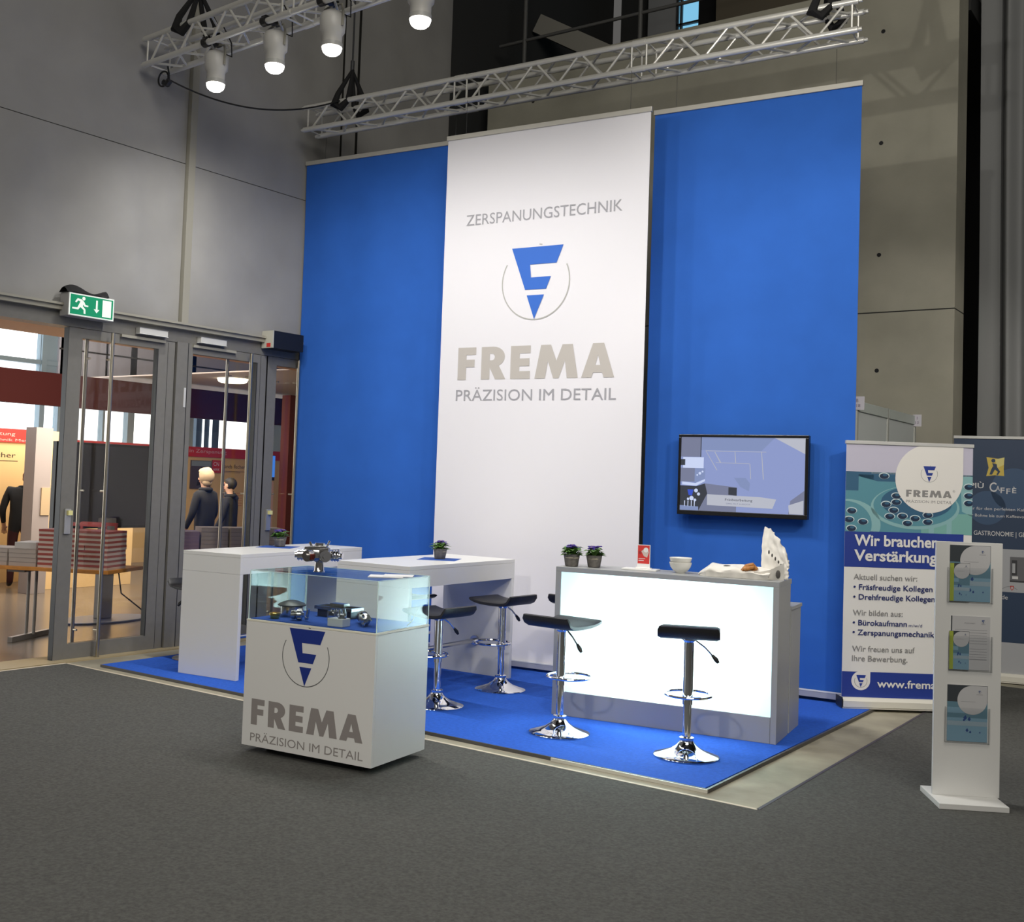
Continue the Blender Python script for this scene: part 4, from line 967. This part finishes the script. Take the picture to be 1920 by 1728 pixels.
# lamps
def lamp(x, y, label):
    t = thing('spotlight', label, 'spotlight', (x, y, LAMP_Z), -.066, 'stand spotlights')
    T_ = radians(0)
    b = MB(); b.lathe([(.062, .0), (.078, .01), (.080, .10), (.10, .125), (.105, .24), (.09, .27), (.05, .29), (.02, .292)], 24); b.build('lamp_body', mat('lamp_white', (.62, .61, .58), .4), t, smooth=True)
    b = MB(); b.lathe([(.080, -.006), (.084, -.004), (.084, .03), (.076, .03)], 24, caps=False); b.build('front_ring', mat('lamp_ring', (.5, .5, .48), .4), t, smooth=True)
    b = MB(); b.lathe([(.080, .0), (.079, -.018), (.070, -.042), (.050, -.060), (.022, -.068)], 24); b.build('lens', M_lens, t, smooth=True, label='glowing lens')
    b = MB(); b.tube([(-.11, 0, .15), (-.118, 0, .25), (-.10, 0, .325), (0, 0, .345), (.10, 0, .325), (.118, 0, .25), (.11, 0, .15)], .010, 8); b.build('yoke', M_beigesteel, t, smooth=True)
    b = MB(); b.box((-.03, -.14, .335), (.03, .03, .375)); b.cyl((-.028, -.121, .30 + .03), (.028, -.121, .30 + .03), .04); b.build('clamp', M_black, t)
    b = MB(); b.tube([(.06, .02, .27), (.16, .04, .22), (.20, 0, .32), (.16, -.06, .45)], .006, 6); b.build('power_cord', M_black, t, smooth=True)
    return t
for (x_, y_), lb in zip(LAMPS[:4], ('white spotlight at the far left of the lamp truss, lowest in the picture', 'white spotlight second from the left end of the lamp truss', 'white spotlight third from the left end of the lamp truss, before the sling', 'white spotlight nearest the top edge, above the dark gallery')):
    lamp(x_, y_, lb)
# cable from the lamp truss to the long truss, with a coil at its start
pts = []
pA, pB = Vector((-8.40, 6.60, 5.36)), Vector((-7.86, 8.34, 5.60))
for i in range(21):
    u = i/20; pts.append(pA.lerp(pB, u) + Vector((0, 0, -.30*4*u*(1 - u)*.6)))
b = MB(); b.tube([(-8.33, 6.52, 5.45), (-8.36, 6.56, 5.40)] + pts, .008, 6)
b.tube([(-8.36 + .07*cos(q), 6.50, 5.33 + .07*sin(q)) for q in [2*pi*i/20 for i in range(20)]], .009, 6, closed=True); b.tube([(-8.34, 6.49, 5.29), (-8.30, 6.50, 5.27), (-8.27, 6.50, 5.30)], .03, 8)
tag(b.build('power_cable', M_black, smooth=True), 'black cable sagging from the lamp truss to the long truss', 'cable')

# ================================================================== signs on the door wall
ex = thing('exit_sign', 'green emergency exit sign with a running figure over the left doors', 'sign', wl(-1.26, 3.03, .0), WANG + .0)
# local x runs along the wall, -y into the hall
ew, eh, edp = .46, .205, .13
b = MB(); b.box((0, -edp - .012, 0), (ew, -.012, eh)); b.box((.05, -.02, .03), (ew - .05, .02, eh - .03)); b.build('housing', mat('sign_grey', (.5, .5, .5), .5), ex, bevel=.004)
b = MB(); A = Art(b, (0, -edp - .012, 0), (1, 0, 0), lift=.0015)
A.rect(.006, .006, ew - .006, eh - .006, 1, 1); A.rect(.016, .016, ew - .016, eh - .016, 0, 2)
A.rect(.335, .028, .425, .178, 1, 3)
A.poly([(.268, .165), (.286, .165), (.286, .085), (.306, .085), (.277, .052), (.248, .085), (.268, .085)], 1, 3)
A.disc(.145, .163, .016, 1, 3, n=16)
A.poly([(.085, .160), (.125, .152), (.150, .135), (.165, .108), (.192, .108), (.192, .094), (.155, .094), (.143, .110), (.138, .095), (.165, .070), (.168, .030), (.150, .030), (.148, .062), (.115, .085), (.095, .060), (.035, .060), (.035, .075), (.085, .077), (.112, .132), (.092, .140), (.072, .118), (.060, .126)], 1, 3)
b.build('pictogram', [M_green, M_exitwhite], ex, label='lit green face with a white running figure, arrow and door')
b = MB(); b.grid(lambda u, v: wl(-1.28 + u*.42, 3.2385 + (.045*sin(pi*v) if True else 0)*(1 + .6*sin(u*7)) + (0 if .05 < u < .95 else -.004), .02 + v*.13), 14, 8)
b.grid(lambda u, v: wl(-1.28 + (1 - u)*.42, 3.2375, .02 + v*.13), 14, 8)
tag(b.build('black_cloth', M_blackcloth, smooth=True), 'black cloth lying on top of the exit sign', 'cloth')
mb = MB(); wbox(mb, 1.10, 1.52, 3.02, 3.20, .002, .17, 0); wbox(mb, 1.085, 1.10, 3.02, 3.20, .002, .17, 1); wbox(mb, 1.083, 1.085, 3.03, 3.07, .08, .14, 2)
bx = mb.build('speaker_box', [M_black, mat('box_pale_end', (.55, .54, .46), .5), M_red]); tag(bx, 'black box with a pale end, mounted over the right doors', 'speaker')
mb = MB(); wbox(mb, .118, .142, 2.33, 2.52, .0, .006, 0); o = mb.build('notice_label', mat('notice_white', (.6, .6, .6), .5)); tag(o, 'small white label stuck on the post between the doors', 'label')

# ================================================================== foyer beyond the glass doors
struct('ceiling_foyer', MB().box((-12.1, 3, 3.3), (-8.95, 20, 3.5)).box((-21, 12.0, 3.3), (-12.1, 20, 3.32), 1).box((-21, -7, 6.4), (-12.1, 20, 6.6), 1), [mat('foyer_soffit', (.60, .38, .24), .7), mat('foyer_ceiling', (.66, .56, .50), .7)])
struct('wall_foyer', MB().box((-21, 20, 0), (-8.4, 20.2, 6.5)).box((-18.6, 12.25, 3.32), (-18.4, 20, 6.4), 1).box((-18.39, 12.25, 3.9), (-18.38, 20, 3.93), 2).box((-21, -7, 0), (-8.9, -6.8, 6.5)), [M_foyerwhite, mat('foyer_upper_wall', (.62, .66, .80), .7), M_darksteel])
struct('sky', MB().add([(-19.5, -6.5, 0), (-19.5, 19.9, 0), (-19.5, 19.9, 6.3), (-19.5, -6.5, 6.3)], [(0, 1, 2, 3)]), M_sky)
fr = MB()
for y_, w_ in ((6.0, .12), (8.0, .12), (9.6, .12), (11.96, .10), (12.46, .34), (12.72, .05), (13.30, .05), (13.93, .15), (15.2, .6), (17.9, .5)): fr.box((-18.55, y_ - w_/2, 0), (-18.4, y_ + w_/2, 6.4))
for z_ in (.1, 1.9, 3.3, 3.62, 5.0): fr.box((-18.55, -6.5, z_ - .04), (-18.42, 20, z_ + .04))
fr.box((-18.57, 11.9, 3.3), (-18.45, 12.3, 6.4))
win = fr.build('window_2', mat('window_blue_grey', (.30, .42, .52), .5), kind='structure')
MB().box((-18.5, -6.5, .1), (-18.495, 20, 6.3)).build('window_glass', M_doorglass, win)
g_ = MB(); g_.box((-18.9, 15.92, 0), (-18.8, 16.55, 3.2)); g_.box((-18.8, 16.08, 0), (-18.78, 16.12, 3.2), 1); g_.box((-18.8, 16.28, 0), (-18.78, 16.34, 3.2), 1)
struct('window_3', g_, [mat('window_dark_blue', (.06, .11, .17), .4), M_sky], label='dark blue facade strip outside the foyer windows')
struct('trim_6', MB().box((-16.15, 3, 2.69), (-16, 13.9, 3.22)).box((-16.15, 13.9, 2.69), (-16, 20, 3.22)), M_redband, label='dark red fascia across the foyer')
struct('wall_red', MB().box((-14.1, 13.82, 0), (-13.9, 15.4, 3.1)), mat('dark_red_wall', (.13, .022, .022), .8))
def booth(label, x, y0, y1, ht, hb, art, seed):
    t = thing('exhibition_booth', label, 'exhibition booth', (x, y0, 0), pi/2)
    w = y1 - y0
    b = MB(); b.box((0, 0, 0), (w, .06, hb)); b.build('back_wall', M_cream, t)
    b = MB(); b.box((-.02, -.04, hb), (w, .06, ht)); A = Art(b, (0, -.04, 0), (1, 0, 0), lift=.002); art(A, w); b.build('fascia', [M_red, mat('fascia_text', (.75, .5, .48), .6)], t)
    return t
def fa1(A, w): A.text('metallbearbeitung', w - 1.35, 2.14, .05, 1, width=1.0); A.text('oberflächentechnik Metall', w - 1.35, 2.06, .035, 1, width=1.3)
def fa2(A, w): A.text('20 Jahre kompetent in Zerspanung', 1.25, 2.08, .07, 1, width=2.3); A.text('Rotorarbeitung', 2.6 + .42, 2.08, .07, 1, width=.0001) if False else None
t = booth('cream exhibition booth with a red fascia at the far left of the foyer', -15, 6.6, 9.66, 2.24, 2.04, fa1, 1)
b = MB(); A = Art(b, (0, 0, 0), (1, 0, 0), lift=.003); A.text('fischer', 2.30, 1.82, .07, 0, width=.46, k=1); A.rect(2.1, 1.765, 2.80, 1.775, 0, 1); b.build('booth_lettering', [M_black], t)
t = booth('cream exhibition booth with a red fascia, seen through the glass doors', -17, 11.6, 17.6, 2.19, 2.0, fa2, 2)
ph = [mat('photo_dark', (.09, .075, .085), .5), mat('photo_black', (.02, .02, .022), .5), mat('photo_blue', (.26, .33, .38), .5), M_red, M_paperwhite, M_black]
def board(label, y0, z0, y1, z1, kind):
    b = MB(); b.box((0, -.02, 0), (y1 - y0, 0, z1 - z0)); A = Art(b, (0, -.02, 0), (1, 0, 0), lift=.002); w, h = y1 - y0, z1 - z0
    if kind == 'photo': A.rect(0, 0, w, h, 0, 1); A.poly([(w*.3, h*.1), (w*.9, h*.2), (w*.8, h*.7), (w*.5, h*.75)], 1, 2); A.rect(w*.02, h*.8, w*.98, h*.98, 2, 2)
    if kind == 'light': A.rect(0, h*.5, w, h, 2, 1); A.rect(0, 0, w, h*.5, 0, 1)
    if kind == 'logo': A.rect(0, 0, w, h, 3, 1); A.text('CN', w*.12, h*.55, h*.3, 4, width=w*.6); A.text('HWK', w*.12, h*.14, h*.22, 4, width=w*.7)
    if kind == 'tall': A.rect(0, 0, w, h, 1, 1); A.rect(w*.1, h*.62, w*.8, h*.8, 4, 2); A.rect(0, h*.48, w, h*.51, 3, 2)
    o = b.build('poster', ph); o.location = (-16.99 + .001, y0, z0); o.rotation_euler = (0, 0, pi/2); tag(o, label, 'poster', 'posters on the foyer booth')
board('dark machine photo poster above the people in the foyer', 14.28, 1.38, 14.78, 1.93, 'photo'); board('red square logo board beside the machine photo', 14.81, 1.70, 15.04, 1.95, 'logo'); board('pale and dark photo poster behind the display screen', 13.10, 1.38, 13.55, 1.98, 'light'); board('tall narrow black poster at the right of the foyer booth', 15.78, .64, 16.08, 1.95, 'tall')
b = MB(); A = Art(b, (0, 0, 0), (1, 0, 0), lift=.003); A.text('Honds fischer', 3.46, 1.80, .075, 0, width=.64, k=1); A.rect(3.46, 1.735, 4.1, 1.742, 0, 1); A.rect(3.46, 1.71, 3.98, 1.716, 0, 1)
for k in range(6): A.rect(3.6, 1.3 - .05*k, 4.05, 1.306 - .05*k, 1, 1)
b.build('booth_lettering', [M_black, M_red], t)
t = thing('exhibition_pillar', 'white square pillar panel beside the dark display screen in the foyer', 'pillar', (-13.6, 8.70, 0))
b = MB(); b.box((-.12, 0, 0), (.12, .25, 2.23)); b.build('pillar_panel', mat('pillar_white', (.33, .295, .30), .6), t); b = MB(); b.box((.12, .11, 1.05), (.14, .25, 1.42)); b.build('beige_board', mat('beige_board', (.50, .38, .24), .6), t)
b = MB(); b.box((-.10, .32, 0), (.04, 1.9, 1.98)); b.box((-.1, .32, 1.98), (.04, .62, 2.2)); tag(b.build('cream_screen_wall', M_cream), 'cream side wall behind the dark display screen', 'panel'); bpy.data.objects['cream_screen_wall'].location = (-13.9, 8.72, 0)
t = thing('display_screen', 'large dark display screen on a grey post in the foyer', 'display', (-10.72, 7.86, 0))
b = MB(); b.lathe([(.42, 0), (.42, .018), (.40, .022)], 40)
for v in b.v: v.x *= .75; v.y *= 1.35
b.build('base_plate', mat('display_base', (.16, .17, .20), .4), t); b = MB(); b.box((-.05, -.09, .02), (.05, .09, 1.15)); b.build('post', mat('display_post', (.32, .30, .29), .45), t, bevel=.01)
b = MB(); b.box((-.12, -.66, 1.03), (-.04, .60, 1.99)); b.build('screen_frame', M_black, t, bevel=.006); b = MB(); b.box((-.042, -.63, 1.06), (-.038, .57, 1.96)); b.build('screen_panel', mat('screen_off', (.05, .046, .058), .35), t)  # panel colour lifted to stand for the reflection in the door glass
b = MB(); b.tube([(.06, .1, .75), (.10, .16, .3), (.30, .45, .015), (.42, .42, .012), (.50, .20, .012), (.60, .25, .012), (.75, .55, .012), (.78, .70, .012)], .009, 6); o = b.build('floor_cable', M_black, smooth=True); o.location = (-10.72, 7.86, 0); tag(o, 'black cable running down the display post and across the foyer floor', 'cable')
# folding tables with bundles of printed matter
TA = atan2(.42, .91); TO = Vector((-11.2, 5.60, 0)); TU = Vector((cos(TA), sin(TA), 0)); TN = Vector((-sin(TA), cos(TA), 0))
def fold_table(loc, rz, w, label):
    t = thing('folding_table', label, 'table', loc, rz, 'folding tables in the foyer')
    b = MB(); b.box((0, 0, .70), (w, .7, .735)); b.build('table_top', M_wood, t, bevel=.004)
    for x_ in ((.25, 1.44) if w > 2 else (.2, w - .2)):
        b = MB(); b.cyl((x_ - .04, .35, .04), (x_ - .04, .35, .70), .016, n=10); b.cyl((x_ + .04, .35, .04), (x_ + .04, .35, .70), .016, n=10); b.bar((x_, .02, .025), (x_, .68, .025), .05, .05); b.box((x_ - .09, .06, .675), (x_ + .09, .64, .70)); b.build('table_leg', mat('leg_steel', (.30, .28, .26), .4, .5), t)
    return t
fold_table(TO, TA, 2.44, 'wooden folding table carrying the striped piles, just beyond the open door')
def bundle(loc, rz, w, d, h, kind, label, group):
    b = MB()
    if kind == 'red':
        b.box((0, 0, 0), (w, d, h*.52), 0); b.box((0, -.002, h*.52), (w, d, h), 1); ms = [mat('bundle_pages', (.62, .50, .44), .7), mat('bundle_red', (.36, .075, .06), .6)]
    else:
        b.box((0, 0, 0), (w, d, h), 0); b.box((.003, -.002, h*.9), (w - .003, d, h*.97), 1); ms = [mat('bundle_grey', (.46, .40, .36), .8), mat('bundle_dark', (.27, .24, .23), .8)]
        if kind == 'white': ms = [mat('bundle_white', (.55, .52, .50), .7), M_paperwhite]
        if kind == 'violet': ms = [mat('bundle_violet', (.28, .20, .30), .7), mat('bundle_pale', (.5, .42, .44), .7)]
    o = b.build('printed_bundle', ms); o.location = loc; o.rotation_euler = (0, 0, rz); tag(o, label, 'paper bundle', group)
rb = random.Random(3)
for c_ in range(3):
    for r_ in range(8):
        p = TO + TU*(1.68 + c_*.243 + rb.uniform(-.004, .004)) + TN*(.03 + rb.uniform(0, .015)) + Vector((0, 0, .735 + r_*.046))
        bundle(p, TA, .24, .36, .0455, 'red', 'red and white bundle in the long striped pile on the foyer table', 'striped bundles on the foyer table')
for c_ in range(2):
    for r_ in range(4):
        p = TO + TU*(1.05 + c_*.31 + rb.uniform(-.004, .004)) + TN*.05 + Vector((0, 0, .735 + r_*.042)); bundle(p, TA, .29, .32, .0415, 'grey', 'grey paper bundle left of the striped pile on the foyer table', 'grey bundles on the foyer table')
p = TO + TU*1.40 + TN*.08 + Vector((0, 0, .735 + 4*.042)); bundle(p, TA + .08, .24, .28, .06, 'white', 'white paper pile on top of the grey bundles', None) if False else bundle(p, TA + .08, .22, .28, .06, 'white', 'white paper pile lying on top of the grey bundles', 'loose paper piles')
P2 = Vector((-10.15, 8.25, 0)); fold_table(P2, radians(62), 1.5, 'second folding table with tall paper piles behind the middle door')
U2 = Vector((cos(radians(62)), sin(radians(62)), 0)); N2 = Vector((-U2.y, U2.x, 0))
for c_, (k_, n_) in enumerate((('violet', 6), ('grey', 7), ('grey', 7), ('grey', 7))):
    for r_ in range(n_):
        bundle(P2 + U2*(.08 + .33*c_) + N2*.12 + Vector((0, 0, .735 + r_*.047)), radians(62) + rb.uniform(-.02, .02), .31, .36, .0465, k_, 'grey paper bundle in the tall piles on the second foyer table' if k_ == 'grey' else 'violet and pale bundle at the left of the tall foyer piles', 'bundles on the second foyer table' if k_ == 'grey' else 'violet bundles on the second foyer table')
p = TO + TU*1.76 + TN*.42 + Vector((0, 0, .7355))
cr = thing('red_crate', 'red slatted crate standing behind the striped pile on the foyer table', 'crate', p, TA)
b = MB()
for z_ in (.25, .33, .41): b.box((0, 0, z_ - .02), (.40, .012, z_ + .014)); b.box((0, .238, z_ - .02), (.40, .25, z_ + .014))
for x_ in (0, .38):
    for y_ in (.012, .218): b.box((x_, y_, 0), (x_ + .02, y_ + .02, .42))
b.box((0, 0, 0), (.40, .25, .02)); b.build('crate_slats', mat('crate_red', (.60, .12, .12), .5), cr)
t = thing('information_kiosk', 'blue lit screen on a pale kiosk at the far right of the foyer', 'kiosk', (-14.15, 13.45, 0), pi/2)
b = MB(); b.box((0, 0, 0), (.30, .06, 1.58)); b.build('kiosk_body', mat('kiosk_pale', (.56, .40, .36), .5), t); b = MB(); b.box((0, -.01, 1.60), (.30, .05, 2.04)); A = Art(b, (0, -.01, 0), (1, 0, 0), lift=.002); A.rect(.0, 1.66, .30, 2.03, 1, 1); A.poly([(.0, 1.66), (.16, 1.66), (.0, 1.85)], 2, 2); b.build('kiosk_screen', [M_black, mat('kiosk_blue', (.02, .05, .1), .3, emit=(.06, .25, .85), estr=.9), M_black], t)
t = thing('ceiling_lamp', 'round glowing lamp under the foyer ceiling', 'ceiling lamp', (-14.3, 12.84, 3.3))
b = MB(); b.lathe([(.20, -.07), (.24, -.05), (.26, 0)], 28); b.build('lamp_shade', M_roundlamp, t, smooth=True)

# ------------------------------------------------------------------ people in the foyer
def person(label, loc, rz, scale, pose, coat, legs, hair, hair_kind):
    t = thing('person', label, 'person', loc, rz)
    J = dict(pelvis=(0, 0, .95), waist=(0, 0, 1.10), chest=(0, .0, 1.30), neck=(0, .0, 1.47), nk2=(0, .015, 1.54), head=(0, .03, 1.63), crown=(0, .02, 1.71),
             shl=(-.17, 0, 1.42), ell=(-.25, .02, 1.13), wrl=(-.22, .16, .92), shr=(.17, 0, 1.42), elr=(.25, .02, 1.13), wrr=(.22, .16, .92),
             hil=(-.09, 0, .90), knl=(-.10, .03, .50), anl=(-.10, 0, .08), tol=(-.11, .14, .035), hir=(.09, 0, .90), knr=(.10, .03, .50), anr=(.10, 0, .08), tor=(.11, .14, .035))
    J.update(pose)
    R = dict(pelvis=(.16, .12), waist=(.155, .115), chest=(.175, .125), neck=(.06, .06), nk2=(.052, .055), head=(.078, .095), crown=(.06, .07), shl=(.075, .07), ell=(.052, .052), wrl=(.036, .036), shr=(.075, .07), elr=(.052, .052), wrr=(.036, .036),
             hil=(.09, .09), knl=(.065, .065), anl=(.048, .048), tol=(.038, .035), hir=(.09, .09), knr=(.065, .065), anr=(.048, .048), tor=(.038, .035))
    E_ = [('pelvis', 'waist'), ('waist', 'chest'), ('chest', 'neck'), ('neck', 'nk2'), ('nk2', 'head'), ('head', 'crown'), ('chest', 'shl'), ('shl', 'ell'), ('ell', 'wrl'), ('chest', 'shr'), ('shr', 'elr'), ('elr', 'wrr'),
          ('pelvis', 'hil'), ('hil', 'knl'), ('knl', 'anl'), ('anl', 'tol'), ('pelvis', 'hir'), ('hir', 'knr'), ('knr', 'anr'), ('anr', 'tor')]
    for sd in ('l', 'r'):                                     # palm, thumb and four fingers
        wv = Vector(J['wr' + sd]); dv = (wv - Vector(J['el' + sd])).normalized(); sv = dv.cross(Vector((0, 1, .2))).normalized()
        pm = wv + dv*.07; J['pm' + sd] = pm; R['pm' + sd] = (.034, .022); E_.append(('wr' + sd, 'pm' + sd))
        for f_ in range(4):
            ln = (.072, .082, .078, .06)[f_]; o_ = sv*(.028 - .019*f_)
            k1, k2 = f'f{f_}a{sd}', f'f{f_}b{sd}'; J[k1] = pm + o_ + dv*.045; J[k2] = pm + o_ + dv*(.03 + ln) + Vector((0, .02, -.004)); R[k1] = R[k2] = (.009, .009); E_ += [('pm' + sd, k1), (k1, k2)]
        J['th' + sd] = wv + dv*.06 + sv*.055; R['th' + sd] = (.010, .010); E_.append(('pm' + sd, 'th' + sd))
    keys = list(J); me = bpy.data.meshes.new('body'); me.from_pydata([tuple(Vector(J[k])*scale) for k in keys], [(keys.index(a_), keys.index(b_)) for a_, b_ in E_], [])
    o = bpy.data.objects.new('body', me); COL.objects.link(o); o.modifiers.new('skin', 'SKIN'); sub = o.modifiers.new('sub', 'SUBSURF'); sub.levels = 1; sub.render_levels = 1
    for k, sv_ in zip(keys, me.skin_vertices[0].data):
        sv_.radius = tuple(r*scale for r in R[k]); sv_.use_root = (k == 'pelvis')
    dg = bpy.context.evaluated_depsgraph_get(); nm = bpy.data.meshes.new_from_object(o.evaluated_get(dg)); bpy.data.objects.remove(o)
    nm.name = 'body'; nm.materials.clear()
    for m_ in (coat, M_skin, legs, M_black): nm.materials.append(m_)
    neckz = (Vector(J['neck']).z + .04)*scale
    for p_ in nm.polygons:
        c_ = p_.center; i_ = 0
        near = lambda k, r: (c_ - Vector(J[k])*scale).length < r*scale
        if c_.z > neckz and (near('head', .2) or near('crown', .2) or near('nk2', .08)): i_ = 1
        elif near('pml', .12) or near('pmr', .12): i_ = 1
        elif c_.z < .09*scale: i_ = 3
        elif c_.z < .84*scale: i_ = 2
        p_.material_index = i_; p_.use_smooth = True
    bo = bpy.data.objects.new('body', nm); COL.objects.link(bo); bo.parent = t
    hc = Vector(J['head']).lerp(Vector(J['crown']), .5)*scale; fwd = Vector((0, 1, 0))
    b = MB(); b.sphere(hc + Vector((0, -.018, .012))*scale, tuple(q*scale for q in ((.112, .122, .122) if hair_kind == 'full' else (.092, .105, .10))), 18, 12)
    for v in b.v:
        dv = v - hc
        if dv.y > .03*scale and dv.z < .045*scale: v.y = hc.y + .03*scale - .01
        v += Vector((noise.noise(v*25), noise.noise(v*25 + Vector((9, 0, 0))), noise.noise(v*25 + Vector((0, 9, 0)))))*.012*scale
    if hair_kind == 'full': b.sphere(hc + Vector((0, -.045, -.075))*scale, tuple(q*scale for q in (.085, .06, .07)), 14, 8)
    b.build('hair', hair, t, smooth=True)
    f = MB()
    for sx in (-1, 1):
        f.sphere(hc + Vector((sx*.032, .078, -.012))*scale, .011*scale, 8, 6, 1); f.sphere(hc + Vector((sx*.082, -.0, -.02))*scale, (.012*scale, .022*scale, .032*scale), 8, 6, 0)
    f.sphere(hc + Vector((0, .098, -.035))*scale, (.014*scale, .022*scale, .024*scale), 8, 6, 0); f.sphere(hc + Vector((0, .082, -.075))*scale, (.028*scale, .008*scale, .008*scale), 8, 6, 2)
    f.build('face', [M_skin, M_darkhair, mat('lips', (.45, .2, .17), .5)], t, smooth=True)
    c = MB(); nk = Vector(J['neck'])*scale
    c.tube([nk + Vector((.075*cos(q), .07*sin(q), .02))*1.0 for q in [2*pi*i/16 for i in range(16)]], .028*scale, 8, closed=True); c.build('collar', coat, t, smooth=True)
    return t
# they look away from the doors (towards -x)
person('person with short grey-blond hair and a dark coat, seen from behind in the foyer', (-12.05, 10.42, 0), radians(100), .985, {}, M_coat, M_coat, M_blond, 'full')
person('person with black hair and a black jacket raising one arm to the head', (-12.5, 11.28, 0), radians(115), .92, dict(shr=(.17, .02, 1.42), elr=(.40, .06, 1.44), wrr=(.17, .12, 1.60)), M_coat, M_coat, M_darkhair, 'short')
person('person in a dark jacket and dark red trousers, leaning beside the white pillar', (-14.25, 9.02, 0), radians(60), .96, dict(neck=(.05, .05, 1.44), nk2=(.07, .08, 1.50), head=(.09, .11, 1.57), crown=(.10, .12, 1.64)), M_coat, M_trousers, mat('brown_hair', (.16, .08, .05), .7), 'short')
